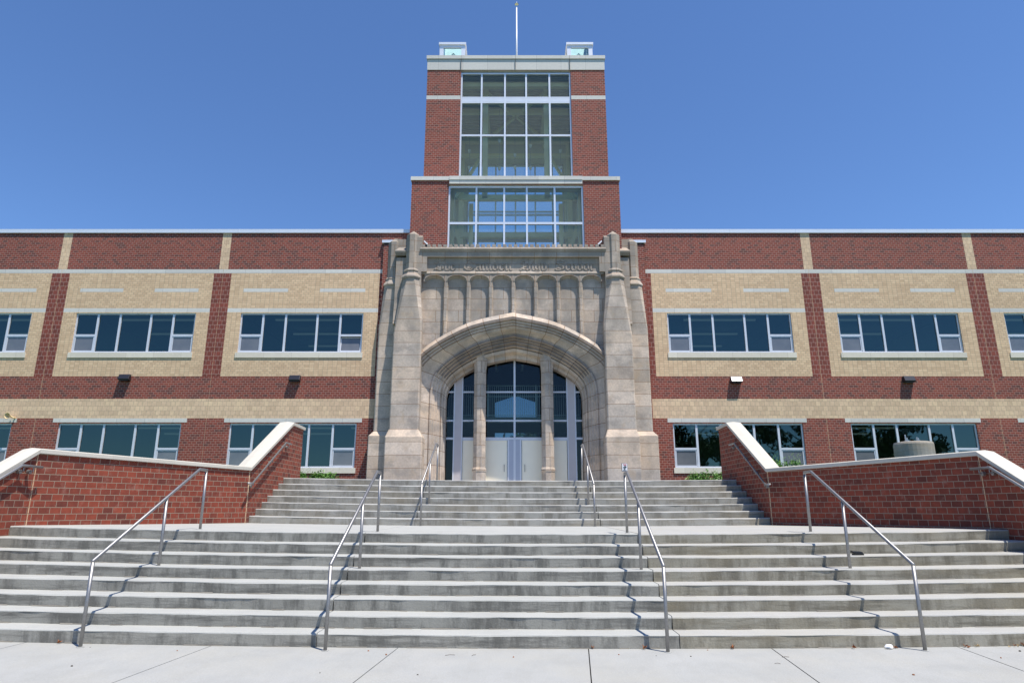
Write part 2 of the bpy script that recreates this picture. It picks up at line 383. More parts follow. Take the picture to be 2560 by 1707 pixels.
# ------------------------------------------------------------------ garden walls with coping and wall rails
def offset_path(pts, d):
    out = []
    for i, p in enumerate(pts):
        p = Vector(p[:2]); dirs = []
        if i > 0: dirs.append((p - Vector(pts[i - 1][:2])).normalized())
        if i < len(pts) - 1: dirs.append((Vector(pts[i + 1][:2]) - p).normalized())
        ns = [Vector((-q.y, q.x)) for q in dirs]
        if len(ns) == 1: n = ns[0]; k = 1
        else:
            n = (ns[0] + ns[1]).normalized(); k = 1 / max(.5, n.dot(ns[0]))
        out.append(p + n * d * k)
    return out
def garden_wall(sgn, path, label):
    # path: (x, y, coping_top_z) of the inner face, front to back
    t = empty('garden_wall', label, 'brick wall', 'brick garden walls beside the steps', (path[0][0], path[0][1], 0))
    bpy.context.view_layer.update()
    ox, oy = path[0][0], path[0][1]
    side = 1 if sgn < 0 else -1      # outward is to the left of the walking direction on the left wall
    inn = [Vector(p[:2]) for p in path]; out = offset_path(path, .30 * side)
    TH = .088
    g = MB(); run = 0
    for i in range(len(path) - 1):
        a, b, c, d = inn[i], inn[i + 1], out[i + 1], out[i]; za, zb = path[i][2] - TH, path[i + 1][2] - TH
        zb0 = -.3
        ln = (b - a).length * (1.16 if i == 1 else 1)
        pts = [(a.x, a.y, zb0), (b.x, b.y, zb0), (b.x, b.y, zb), (a.x, a.y, za)]
        g.poly(pts if sgn < 0 else pts[::-1], 'garden', None if False else ([(run, zb0), (run + ln, zb0), (run + ln, zb), (run, za)] if sgn < 0 else [(run, za), (run + ln, zb), (run + ln, zb0), (run, zb0)]))
        pts = [(c.x, c.y, zb0), (d.x, d.y, zb0), (d.x, d.y, za), (c.x, c.y, zb)]
        g.poly(pts, 'garden')
        run += ln
    a, d = inn[-1], out[-1]; z = path[-1][2] - TH
    g.poly([(a.x, a.y, -.3), (d.x, d.y, -.3), (d.x, d.y, z), (a.x, a.y, z)], 'garden')
    a, d = inn[0], out[0]; z = path[0][2] - TH
    g.poly([(a.x, a.y, -.3), (a.x, a.y, z), (d.x, d.y, z), (d.x, d.y, -.3)], 'garden')
    # vertical control joints
    for i in (1, 2):
        a = inn[i]; n = (out[i] - inn[i]).normalized(); p = a - n * .003
        g.box(p.x - .006, p.x + .006, p.y - .006, p.y + .006, 0, path[i][2] - TH, 'tan')
    w = g.build('brickwork', t); w.location = (-ox, -oy, 0)
    g = MB(); a_ = offset_path(path, -.045 * side); b_ = offset_path(path, .345 * side)
    # extend the coping a little past the far end
    dd = (a_[-1] - a_[-2]).normalized() * .05; a_[-1] += dd; b_[-1] += dd
    rings = []
    for i, p in enumerate(path):
        A, B = a_[i], b_[i]; z = p[2]; M1 = A.lerp(B, .5)
        rings.append([(A.x, A.y, z - TH), (B.x, B.y, z - TH), (B.x, B.y, z - .012), (M1.x, M1.y, z + .012), (A.x, A.y, z - .012)])
    run = 0
    for i in range(len(rings) - 1):
        r0, r1 = rings[i], rings[i + 1]; ln = (Vector(r1[3]) - Vector(r0[3])).length
        for q in range(5):
            j = (q + 1) % 5
            g.poly([r0[q], r0[j], r1[j], r1[q]] if sgn > 0 else [r0[j], r0[q], r1[q], r1[j]], 'cream', [(run, 0.1), (run, .2), (run + ln, .2), (run + ln, .1)])
        run += ln
    g.poly(rings[0], 'cream'); g.poly(rings[-1][::-1], 'cream')
    c = g.build('coping', t, bevel=.008); c.location = (-ox, -oy, 0)
    return t
garden_wall(-1, [(-7.98, 7.9, .80), (-7.94, 11.08, 2.58), (-5.83, 14.80, 2.50), (-5.83, 17.38, 3.82), (-5.83, 18.33, 3.80)], 'long brick garden wall with cream coping bounding the steps on the left')
garden_wall(1, [(7.88, 7.9, .68), (7.84, 11.12, 2.545), (5.72, 14.90, 2.475), (5.72, 17.33, 3.81), (5.72, 18.15, 3.79)], 'long shaded brick garden wall with cream coping bounding the steps on the right')

def wall_rail(pts, inward, label, br):
    x, y, z = pts[0]
    t = empty('wall_handrail', label, 'handrail', 'handrails fixed to the brick walls', (x, y, z))
    g = MB(); g.tube([(p[0] - x, p[1] - y, p[2] - z) for p in pts], .0215, 'steel', 14); g.build('rail', t, smooth=True)
    for (px, py, pz) in br:
        g = MB(); wx = px + inward * -.085
        g.tube([(px - x, py - y, pz - z - .018), (px - x, py - y, pz - z - .07), (px - x - inward * .05, py - y, pz - z - .085)], .008, 'steel', 8)
        g.tube([(px - x - inward * .04, py - y, pz - z - .085), (px - x - inward * .088, py - y, pz - z - .085)], .036, 'steel', 14)
        g.build('bracket', t, smooth=False)
wall_rail([(-5.745, 14.55, 2.128), (-5.745, 14.79, 2.134), (-5.745, 16.75, 3.215), (-5.745, 17.16, 3.215)], 1, 'steel wall handrail on the upper brick wall left of the door steps', [(-5.745, 14.86, 2.17), (-5.745, 15.9, 2.745), (-5.745, 16.72, 3.195), (-5.745, 17.0, 3.21)])
wall_rail([(5.635, 14.6, 2.105), (5.635, 14.86, 2.11), (5.635, 16.69, 3.19), (5.635, 17.1, 3.19)], -1, 'steel wall handrail on the upper brick wall right of the door steps', [(5.635, 14.92, 2.15), (5.635, 15.5, 2.48), (5.635, 16.1, 2.84), (5.635, 16.66, 3.17), (5.635, 16.95, 3.19)])
wall_rail([(-7.865, 7.95, .80), (-7.86, 10.66, 2.27), (-7.80, 11.04, 2.262)], 1, 'steel wall handrail entering at the left edge on the lower wall', [(-7.86, 10.70, 2.26), (-7.83, 10.88, 2.265), (-7.86, 9.3, 1.53)])
wall_rail([(7.765, 7.95, .72), (7.755, 10.79, 2.245), (7.70, 11.17, 2.24)], -1, 'steel wall handrail entering at the right edge on the shaded lower wall', [(7.75, 10.80, 2.24), (7.72, 11.0, 2.24), (7.76, 9.4, 1.5)])

# ------------------------------------------------------------------ free-standing handrails
def handrail(x, y0, z0, yc, ye, zc, ym, zm, base0, basem, basee, label, slope_x=0):
    t = empty('handrail', label, 'handrail', 'free-standing steel handrails on the steps', (x, y0, base0))
    def X(y): return slope_x * (y - y0)
    rail = [(0, 0, z0 - base0), (X(yc), yc - y0, zc - base0), (X(ye), ye - y0, zc - base0)]
    g = MB(); g.tube([(0, 0, z0 - base0 - .012), rail[0], rail[1], rail[2], (X(ye), ye - y0, zc - base0 - .03)], .0215, 'steel', 16); g.build('rail', t, smooth=True)
    zr = lambda y: z0 + (zc - z0) * (y - y0) / (yc - y0)
    for py, pb, top in ((y0, base0, z0 - .01), (ym, basem, zr(ym) - .02), (ye, basee, zc - .03)):
        g = MB(); g.tube([(X(py), py - y0, pb - base0 - .02), (X(py), py - y0, top - base0)], .0213, 'steel', 16)
        g.cyl((X(py), py - y0), .042, .038, pb - base0, pb - base0 + .006, 'walk', 20); g.build('post', t, smooth=True)
for x, sx_, lab in ((-2.157, -.01, 'long steel handrail down the lower steps, inner left of the centre flight'),
               (1.80, .025, 'long steel handrail down the lower steps, inner right, with a small sign on top'),
               (-4.99, -.03, 'long steel handrail on the far left of the lower steps'),
               (4.77, .03, 'long steel handrail on the far right of the lower steps')):
    d = dz(x)
    handrail(x, 8.19, .945 + d, 10.80, 11.06, 2.165 + d, 9.82, 0, d, 4 * RIS + d, ZL + d, lab, sx_)
for x, lab in ((-1.985, 'short steel handrail on the upper steps, left of the doors'), (1.80, 'short steel handrail on the upper steps, right of the doors')):
    d = dz(x)
    handrail(x, 14.72, ZL + .90 + d, 17.06, 17.38, 3.205 + d, 15.97, 0, ZL + d, ZL + 3 * RIS + d, ZT + d, lab, .012)
# small sign clamped on the inner right rail
x, y, z = 1.862, 10.98, 2.245 + dz(1.86)
t = empty('small_sign', 'small white warning sign with dark pictogram clamped to a handrail top', 'sign', None, (x, y, z))
g = MB(); g.box(-.050, .050, 0, .02, -.05, .085, 'bronze'); g.build('backing', t, bevel=.006)
g = MB(); g.box(-.044, .044, -.004, -.0005, -.044, .079, 'signw'); g.build('face', t)
g = MB()
for a, b, zz in ((-.03, .03, .064), (-.022, .03, .050), (-.012, .026, .042)): g.box(a, b, -.006, -.0045, zz, zz + .006, 'signred')
for (a, b, c, d) in ((-.03, -.005, .008, .022), (-.01, .022, .004, .034), (.016, .03, .012, .030), (-.016, .010, -.020, .004), (-.032, .028, -.036, -.028)): g.box(a, b, -.006, -.0045, c, d, 'signdk')
g.build('pictogram', t)

# ------------------------------------------------------------------ THE BUILDING
B = empty('school_building', 'brick and tan school building with glazed tower and stone portal', 'building', None, (0, 28, 0)); BO = Vector((0, 28, 0))
def part(mb, name, parent=None, label=None, **kw):
    o = mb.build(name, parent or B, **kw)
    if parent is None or parent is B: o.location = -BO
    if label: o['label'] = label
    return o
YW = 28.2
LEV = dict(top=14.0, cop=14.146, b1t=12.185, b1b=12.0, st=11.265, sb=11.10, lt=10.325, lb=10.14, wt=10.10, wb=8.28, sib=8.04, beb=7.2, rb=6.21, bb=5.36, llb=5.185, lwt=5.14, lwb=3.26, lsb=3.03)
def wing(sgn, fields, wins, lows, stripes, lints, uppil, end_in, end_out):
    """fields: tan fields between piers; wins/lows: (x0,x1) openings"""
    xs = {end_in, end_out}; L = LEV
    for s in (fields, wins, lows, stripes, lints, uppil):
        for a, b in s: xs |= {a, b}
    xs = sorted(x for x in xs if min(end_in, end_out) <= x <= max(end_in, end_out))
    zs = sorted({0, L['lwb'], L['llb'], L['lwt'], L['bb'], L['rb'], L['beb'], L['wb'], L['wt'], L['lb'], L['lt'], L['sb'], L['st'], L['b1b'], L['b1t'], L['top']})
    inn = lambda x, s: any(a - 1e-6 < x < b + 1e-6 for a, b in s)
    def mat(x, z):
        if inn(x, wins) and L['wb'] < z < L['wt']: return None
        if inn(x, lows) and L['lwb'] < z < L['lwt']: return None
        if z > L['b1t']: return 'tan8' if inn(x, uppil) else 'red'
        if z > L['b1b']: return 'lime'
        if z > L['beb']:
            if not inn(x, fields): return 'red8'
            if L['lb'] < z < L['lt']: return 'lime'
            if L['sb'] < z < L['st'] and inn(x, stripes): return 'lime'
            return 'tan'
        if z > L['rb']: return 'red'
        if z > L['bb']: return 'tan8'
        if z > L['llb'] and inn(x, lints): return 'lime'
        return 'red'
    g = MB()
    for a, b in zip(xs, xs[1:]):
        if b - a < 1e-5: continue
        for c, d in zip(zs, zs[1:]):
            k = mat((a + b) / 2, (c + d) / 2)
            if k: g.poly([(a, YW, c), (b, YW, c), (b, YW, d), (a, YW, d)], k)
    for s, zb, zt in ((wins, L['wb'], L['wt']), (lows, L['lwb'], L['lwt'])):
        for a, b in s:
            g.poly([(a, YW, zb), (a, YW, zt), (a, YW + .2, zt), (a, YW + .2, zb)], 'tan' if zb > 6 else 'red')
            g.poly([(b, YW, zt), (b, YW, zb), (b, YW + .2, zb), (b, YW + .2, zt)], 'tan' if zb > 6 else 'red')
            g.poly([(a, YW, zt), (b, YW, zt), (b, YW + .2, zt), (a, YW + .2, zt)], 'lime')
            g.poly([(a, YW, zb), (a, YW + .2, zb), (b, YW + .2, zb), (b, YW, zb)], 'lime')
    # rear, side and roof
    x0, x1 = min(end_in, end_out), max(end_in, end_out)
    g.poly([(x1, 44, 0), (x0, 44, 0), (x0, 44, 14), (x1, 44, 14)], 'red')
    xo = end_out; g.poly([(xo, YW, 0), (xo, 44, 0), (xo, 44, 14), (xo, YW, 14)], 'red')
    g.poly([(x0, YW, 13.7), (x1, YW, 13.7), (x1, 44, 13.7), (x0, 44, 13.7)], 'asphalt')
    g.poly([(x0, YW + .25, 13.7), (x1, YW + .25, 13.7), (x1, YW + .25, 14), (x0, YW + .25, 14)], 'asphalt')
    part(g, 'wing_wall')
    g = MB(); a = x0 - (.05 if end_out == x0 else 0); b = x1 + (.05 if end_out == x1 else 0)
    g.box(a, b, YW - .06, YW + .32, 13.965, 14.146, 'coping'); 
    x = a
    while x < b: g.box(x, x + .012, YW - .064, YW - .058, 13.965, 14.146, 'alu'); x += 3.05
    part(g, 'roof_coping')
    # vertical control joints
    for a, b in uppil:
        g = MB(); xc = (a + b) / 2; g.box(xc - .006, xc + .006, YW - .002, YW + .002, 3, 13.96, 'tan')
        part(g, 'control_joint')
    # simple classrooms behind the glass
    g = MB(); xa, xb = x0 + .05, x1 - .05
    for zf, zc in ((2.3, 5.75), (6.9, 10.6)):
        g.poly([(xa, YW + .21, zc), (xb, YW + .21, zc), (xb, 37, zc), (xa, 37, zc)], 'ceil')
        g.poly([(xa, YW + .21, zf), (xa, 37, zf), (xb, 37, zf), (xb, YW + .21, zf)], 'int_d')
        g.poly([(xa, 37, zf), (xb, 37, zf), (xb, 37, zc), (xa, 37, zc)], 'int')
        g.poly([(xa, YW + .21, zf), (xa, 37, zf), (xa, 37, zc), (xa, YW + .21, zc)], 'int')
        g.poly([(xb, YW + .21, zf), (xb, 37, zf), (xb, 37, zc), (xb, YW + .21, zc)], 'int')
        for (wa, wb) in (wins if zf > 6 else lows):
            for yy in (30.0, 32.6, 35.2): g.box(wa + .9, wb - .9, yy, yy + .14, zc - .32, zc - .25, 'tube')
            g.box(wa - 1.0, wa - .8, YW + .21, 37, zf, zc, 'int')
    part(g, 'classroom_interior')
def window(x0, x1, zb, zt, mull, hop, sill_b, opened=None, lint=None):
    f = MB(); YF = YW + .055; T = .06
    f.box(x0, x1, YF, YF + .09, zt - T, zt, 'alu'); f.box(x0, x1, YF, YF + .09, zb, zb + T, 'alu')
    f.box(x0, x0 + T, YF, YF + .09, zb + T, zt - T, 'alu'); f.box(x1 - T, x1, YF, YF + .09, zb + T, zt - T, 'alu')
    for mx in mull: f.box(mx - .045, mx + .045, YF - .002, YF + .09, zb + T, zt - T, 'alu')
    hz = zb + hop
    f.box(x0 + T, mull[0] - .045, YF - .001, YF + .09, hz - .045, hz + .045, 'alu'); f.box(mull[-1] + .045, x1 - T, YF - .001, YF + .09, hz - .045, hz + .045, 'alu')
    o = part(f, 'window')
    def sub(mb, name):
        c = mb.build(name, o); return c
    p = MB(); yg = YF + .05
    cells = [(x0 + T, mull[0] - .045, hz + .045, zt - T)] + [(a + .045, b - .045, zb + T, zt - T) for a, b in zip(mull, mull[1:])] + [(mull[-1] + .045, x1 - T, hz + .045, zt - T)]
    for a, b, c, d in cells: p.poly([(a, yg, c), (b, yg, c), (b, yg, d), (a, yg, d)], 'glass_wing')
    sub(p, 'pane')
    for i, (a, b) in enumerate(((x0 + T, mull[0] - .045), (mull[-1] + .045, x1 - T))):
        s = MB(); c, d = zb + T + .005, hz - .05; a += .008; b -= .008; w = .038; y = YF + .012
        s.box(a, b, y, y + .04, d - w, d, 'alu'); s.box(a, b, y, y + .04, c, c + w, 'alu'); s.box(a, a + w, y, y + .04, c + w, d - w, 'alu'); s.box(b - w, b, y, y + .04, c + w, d - w, 'alu')
        s.poly([(a + w, y + .02, c + w), (b - w, y + .02, c + w), (b - w, y + .02, d - w), (a + w, y + .02, d - w)], 'screen')
        if opened == i:
            piv = Vector((0, y, c)); ang = R(9)
            for v in s.v:
                dy, dzz = v.y - y, v.z - c
                v.y = y + dy * math.cos(ang) + dzz * math.sin(ang); v.z = c - dy * math.sin(ang) + dzz * math.cos(ang)
            k = MB()
        q = sub(s, 'hopper_sash')
        if opened == i: q['label'] = 'bottom hopper sash tilted open'
    s = MB(); s.box(x0 - .06, x1 + .06, YW - .035, YW + .06, sill_b, zb - .003, 'sill'); c = sub(s, 'sill')
    if lint:
        s = MB(); s.box(lint[0], lint[1], YW - .006, YW + .05, LEV['llb'], LEV['bb'], 'lime'); sub(s, 'lintel')
    return o
L = LEV
# left wing (x negative)
fL = [(-28.4, -21.01), (-20.2, -13.62), (-12.82, -6.04)]
wL = [(-27.0, -21.60), (-19.60, -14.22), (-12.20, -6.68)]
lL = [(-27.0, -21.58), (-19.56, -14.26), (-12.18, -6.70)]
stL = [(-27.0, -24.95), (-23.6, -21.60), (-19.61, -17.65), (-16.23, -14.24), (-12.19, -10.17), (-8.72, -6.66)]
liL = [(-27.2, -21.39), (-19.82, -14.04), (-12.43, -6.48)]
upL = [(-20.79, -20.38), (-13.41, -13.0)]
wing(-1, fL, wL, lL, stL, liL, upL, -4.0, -34)
fR = [(6.34, 13.21), (14.04, 20.74), (21.56, 28.3)]
wR = [(6.97, 12.54), (14.63, 20.07), (22.12, 27.5)]
lR = [(6.93, 12.54), (14.6, 20.03), (22.12, 27.5)]
stR = [(6.98, 9.05), (10.51, 12.57), (14.64, 16.67), (18.09, 20.1), (22.1, 24.1), (25.4, 27.4)]
liR = [(6.72, 12.73), (14.38, 20.24), (21.85, 27.7)]
upR = [(13.37, 13.79), (20.88, 21.29)]
wing(1, fR, wR, lR, stR, liR, upR, 4.0, 34)
def mulls(a, b): 
    w = b - a; return [a + w * q for q in (.183, .368, .625, .813)]
for i, (a, b) in enumerate(wL): window(a, b, L['wb'], L['wt'], mulls(a, b), .80, L['sib'], 1 if i == 2 else None)
for a, b in wR: window(a, b, L['wb'], L['wt'], mulls(a, b), .80, L['sib'])
for i, (a, b) in enumerate(lL): window(a, b, L['lwb'], L['lwt'], mulls(a, b), .80, L['lsb'], None, liL[i])
for i, (a, b) in enumerate(lR): window(a, b, L['lwb'], L['lwt'], mulls(a, b), .80, L['lsb'], None, liR[i])

# brick strip joining the stone portal to the wings
for x0, x1 in ((-5.90, -4.7), (4.8, 6.07)):
    g = MB(); g.box(x0, x1, YW - .13, YW - .001, 2, 13.36, 'red'); part(g, 'portal_backing')
    g = MB(); a, b = (x0 - .08, x1) if x0 < 0 else (x0, x1 + .09)
    g.box(a, b, YW - .18, YW + .2, 13.43, 13.56, 'coping'); g.box(x0, x1, YW - .12, YW - .002, 13.36, 13.43, 'dark'); part(g, 'backing_coping')  # near-black strip paints the shade under the coping

# ---------------------------------------------------------------- tower
YTL, YTU, YTB = 27.78, 28.15, 34.9
def wall_holes(g, x0, x1, z0, z1, Y, holes, k, back=False, th=.3, bands=()):
    xs = sorted({x0, x1} | {h[0] for h in holes} | {h[1] for h in holes}); zs = sorted({z0, z1} | {h[2] for h in holes} | {h[3] for h in holes} | {v for b in bands for v in b[:2]})
    for a, b in zip(xs, xs[1:]):
        for c, d in zip(zs, zs[1:]):
            xm, zm = (a + b) / 2, (c + d) / 2
            if any(h[0] < xm < h[1] and h[2] < zm < h[3] for h in holes): continue
            kk = k
            for bd in bands:
                if bd[0] < zm < bd[1]: kk = bd[2]
            q = [(a, Y, c), (b, Y, c), (b, Y, d), (a, Y, d)]; g.poly(q[::-1] if back else q, kk)
            q = [(a, Y + (-th if back else th), c), (b, Y + (-th if back else th), c), (b, Y + (-th if back else th), d), (a, Y + (-th if back else th), d)]; g.poly(q, 'int')
    for h in holes:
        y0, y1 = Y, Y + (-th if back else th)
        g.poly([(h[0], y0, h[2]), (h[0], y0, h[3]), (h[0], y1, h[3]), (h[0], y1, h[2])], k); g.poly([(h[1], y0, h[3]), (h[1], y0, h[2]), (h[1], y1, h[2]), (h[1], y1, h[3])], k)
        g.poly([(h[0], y0, h[3]), (h[1], y0, h[3]), (h[1], y1, h[3]), (h[0], y1, h[3])], 'lime'); g.poly([(h[0], y0, h[2]), (h[0], y1, h[2]), (h[1], y1, h[2]), (h[1], y0, h[2])], 'lime')
def side_wall(g, x, ya, yb, z0, z1, hole, bands):  # side wall with an opening added to let light into the tower
    ys = [ya, hole[0], hole[1], yb]; zs = sorted({z0, z1, hole[2], hole[3]} | {v for b in bands for v in b[:2]})
    for a, b in zip(ys, ys[1:]):
        for c, d in zip(zs, zs[1:]):
            if hole[0] < (a + b) / 2 < hole[1] and hole[2] < (c + d) / 2 < hole[3]: continue
            k = [bd[2] for bd in bands if bd[0] < (c + d) / 2 < bd[1]][0]
            g.poly([(x, a, c), (x, b, c), (x, b, d), (x, a, d)], k)
TL0, TL1 = -4.68, 5.0; TU0, TU1 = -4.2, 4.59
LW = (-2.96, 3.32, 12.6, 16.20); UW = (-2.53, 2.905, 16.84, 22.63)
g = MB()
wall_holes(g, TL0, TL1, 12.0, 16.43, YTL, [LW], 'red')
wall_holes(g, TL0, TL1, 12.0, 16.43, YTB, [(-2.6, 3.0, 13.2, 16.429)], 'red', True)
for x, r in ((TL0, 0), (TL1, 1)):
    for xx, k in ((x, 'red'), (x + (.3 if not r else -.3), 'int')): side_wall(g, xx, YTL, YTB, 12, 16.43, (29.4, 33.2, 13.8, 16.1), [(12, 16.43, k)])
part(g, 'tower_base_wall')
g = MB()
wall_holes(g, TU0, TU1, 16.60, 22.66, YTU, [(UW[0], UW[1], 16.601, 22.63)], 'red', bands=[(21.01, 21.22, 'lime')])
wall_holes(g, TU0, TU1, 16.43, 22.66, YTB, [(-2.6, 3.0, 16.431, 21.15)], 'red', True)
for x, r in ((TU0, 0), (TU1, 1)):
    side_wall(g, x, YTU, YTB, 16.6, 22.66, (29.4, 33.2, 17.2, 20.9), [(16.6, 21.01, 'red'), (21.01, 21.22, 'lime'), (21.22, 22.66, 'red')])
    side_wall(g, x + (.3 if not r else -.3), YTU, YTB, 16.43, 22.66, (29.4, 33.2, 17.2, 20.9), [(16.43, 22.66, 'int')])
part(g, 'tower_upper_wall')
g = MB()   # ledge between the two tower stages
g.box(TL0 - .05, -2.92, YTL - .06, YTU + .05, 16.43, 16.617, 'lime'); g.box(3.28, TL1 + .05, YTL - .06, YTU + .05, 16.43, 16.617, 'lime'); g.box(-2.92, 3.28, YTL - .10, YTU + .05, 16.436, 16.622, 'lime')
g.box(TL0, TU0 - .001, YTU + .05, YTB, 16.43, 16.6, 'lime'); g.box(TU1 + .001, TL1, YTU + .05, YTB, 16.43, 16.6, 'lime')
g.box(-2.92, 3.28, YTL - .07, YTL + .1, 16.245, 16.432, 'lime'); part(g, 'tower_ledge')
g = MB()
g.box(TU0 - .01, TU1 + .01, YTU - .03, YTU + .35, 22.661, 23.25, 'lime'); g.box(TU0 - .05, TU1 + .05, YTU - .08, YTU + .42, 23.27, 23.455, 'lime'); g.box(TU0, TU1, YTU - .01, YTU + .33, 23.25, 23.27, 'dark')
for x0, x1 in ((TU0 - .01, TU0 + .35), (TU1 - .35, TU1 + .01)): g.box(x0, x1, YTU + .35, YTB, 22.661, 23.45, 'lime')
g.box(TU0, TU1, YTB - .35, YTB + .01, 22.661, 23.45, 'lime')
for x in (-2.53, .17, 2.87): g.box(x - .006, x + .006, YTU - .083, YTU - .027, 22.67, 23.45, 'seal')
part(g, 'tower_parapet')
g = MB(); g.box(TU0 + .3, TU1 - .3, YTU + .31, YTB - .3, 22.75, 22.95, 'deck')
y = YTU + .6
while y < YTB - .4: g.box(TU0 + .3, TU1 - .3, y, y + .09, 22.66, 22.75, 'deck'); y += .32
part(g, 'tower_roof')
g = MB(); g.box(TL0 + .31, TL1 - .31, YTL + .31, YTB - .31, 11.9, 12.3, 'fix'); part(g, 'tower_bounce_floor')  # bright floor added to bounce sunlight up onto deck and frame
def curtain(x0, x1, z0, z1, Y, vs, hs, name, fr=.075, glass='glass_tower'):
    f = MB(); D = .12
    f.box(x0, x1, Y, Y + D, z1 - fr, z1, 'alu_w'); 
    f.box(x0, x0 + fr, Y, Y + D, z0, z1 - fr, 'alu_w'); f.box(x1 - fr, x1, Y, Y + D, z0, z1 - fr, 'alu_w')
    for v in vs: f.box(v - .042, v + .042, Y - .003, Y + D, z0, z1 - fr, 'alu_w')
    for a, b in hs: f.box(x0 + fr, x1 - fr, Y - .001, Y + D, a, b, 'alu_w')
    o = part(f, name)
    p = MB(); p.poly([(x0 + fr, Y + .06, z0), (x1 - fr, Y + .06, z0), (x1 - fr, Y + .06, z1 - fr), (x0 + fr, Y + .06, z1 - fr)], glass); q = p.build('pane', o)
    return o
curtain(UW[0] + .005, UW[1] - .005, 16.60, 22.56, YTU + .07, (-1.497, -.348, .698, 1.85), [(21.13, 21.20), (20.925, 21.12), (20.85, 20.92), (19.035, 19.12)], 'tower_upper_window')
curtain(LW[0] + .005, LW[1] - .005, 12.6, 16.18, YTL + .07, (-1.66, -.362, .688, 1.985), [(14.26, 14.365)], 'tower_lower_window')
curtain(-2.59, 2.99, 13.2, 21.14, YTB - .2, (-1.95, -.95, .2, 1.35, 2.35), [(17.94, 18.02), (18.14, 18.2), (16.3, 16.7), (14.5, 14.6)], 'tower_rear_window', glass='glass_lantern')
for z0, z1 in ((13.8, 16.1), (17.2, 20.9)):  # unseen side windows added to light the tower interior
    for x0, x1 in (((TL0, TL0 + .3), (TL1 - .3, TL1)) if z0 < 15 else ((TU0, TU0 + .3), (TU1 - .3, TU1))):
        f = MB(); xm = (x0 + x1) / 2
        for y in (29.4, 30.65, 31.9, 33.12): f.box(xm - .05, xm + .05, y, y + .08, z0, z1, 'alu_w')
        for z in (z0, (z0 + z1) / 2, z1 - .08): f.box(xm - .048, xm + .048, 29.48, 33.12, z, z + .08, 'alu_w')
        o = part(f, 'tower_added_side_window'); p = MB(); p.poly([(xm, 29.4, z0), (xm, 33.2, z0), (xm, 33.2, z1), (xm, 29.4, z1)], 'glass_tower'); p.build('pane', o)
# steel frame inside the tower
g = MB()
def bar(p, q, w, k='beam'):
    p, q = Vector(p), Vector(q); d = (q - p).normalized(); up = Vector((0, 0, 1)) if abs(d.z) < .95 else Vector((1, 0, 0))
    a = d.cross(up).normalized() * w / 2; b = d.cross(a).normalized() * w / 2
    g.loft([[p + a + b, p - a + b, p - a - b, p + a - b], [q + a + b, q - a + b, q - a - b, q + a - b]], k)
for x in (-2.9, 3.3): 
    for yy in (28.9, 34.3): bar((x, yy, 12), (x, yy, 22.5), .28)
for x in (-1.35, 1.75): bar((x, 29.6, 16.5), (x, 29.6, 22.6), .26); bar((x, 29.6, 22.5), (x, 34.3, 22.5), .2)
for zz in (22.4, 18.75, 16.45): bar((-3.9, 34.2, zz), (4.3, 34.2, zz), .3)
bar((-4.3, 28.7, 16.55), (4.6, 28.7, 16.55), .34); bar((-3.9, 28.9, 22.3), (4.3, 28.9, 22.3), .22); bar((-3.9, 31.4, 22.45), (4.3, 31.4, 22.45), .22)
bar((-1.3, 29.7, 22.45), (1.7, 33.9, 22.45), .14); bar((1.7, 29.7, 22.45), (-1.3, 33.9, 22.45), .14)
for s in (-1, 1):
    xc = .2; bar((xc + s * 3.4, 33.9, 18.6), (xc + s * 1.6, 33.9, 21.9), .16)
    bar((xc + s * 3.3, 30.4, 16.4), (xc + s * 2.35, 30.4, 12.4), .17); bar((xc + s * 2.25, 30.2, 12), (xc + s * 2.25, 30.2, 16.4), .2)
bar((-3.9, 33.8, 21.2), (4.3, 33.8, 21.2), .2)
part(g, 'tower_steel_frame')
g = MB()
for i in range(7):
    x = -2.3 + i * .82
    for zz in (20.4 - .25 * (i % 2), 19.4 - .3 * (i % 3), 18.3): g.cyl((x, 31.8 - .5 * (i % 3)), .05, .09, zz - .16, zz, 'fix', 8)
    g.cyl((x, 31.8 - .5 * (i % 3)), .008, .008, 18, 22.6, 'steel_d', 6)
part(g, 'pendant_light_cluster')
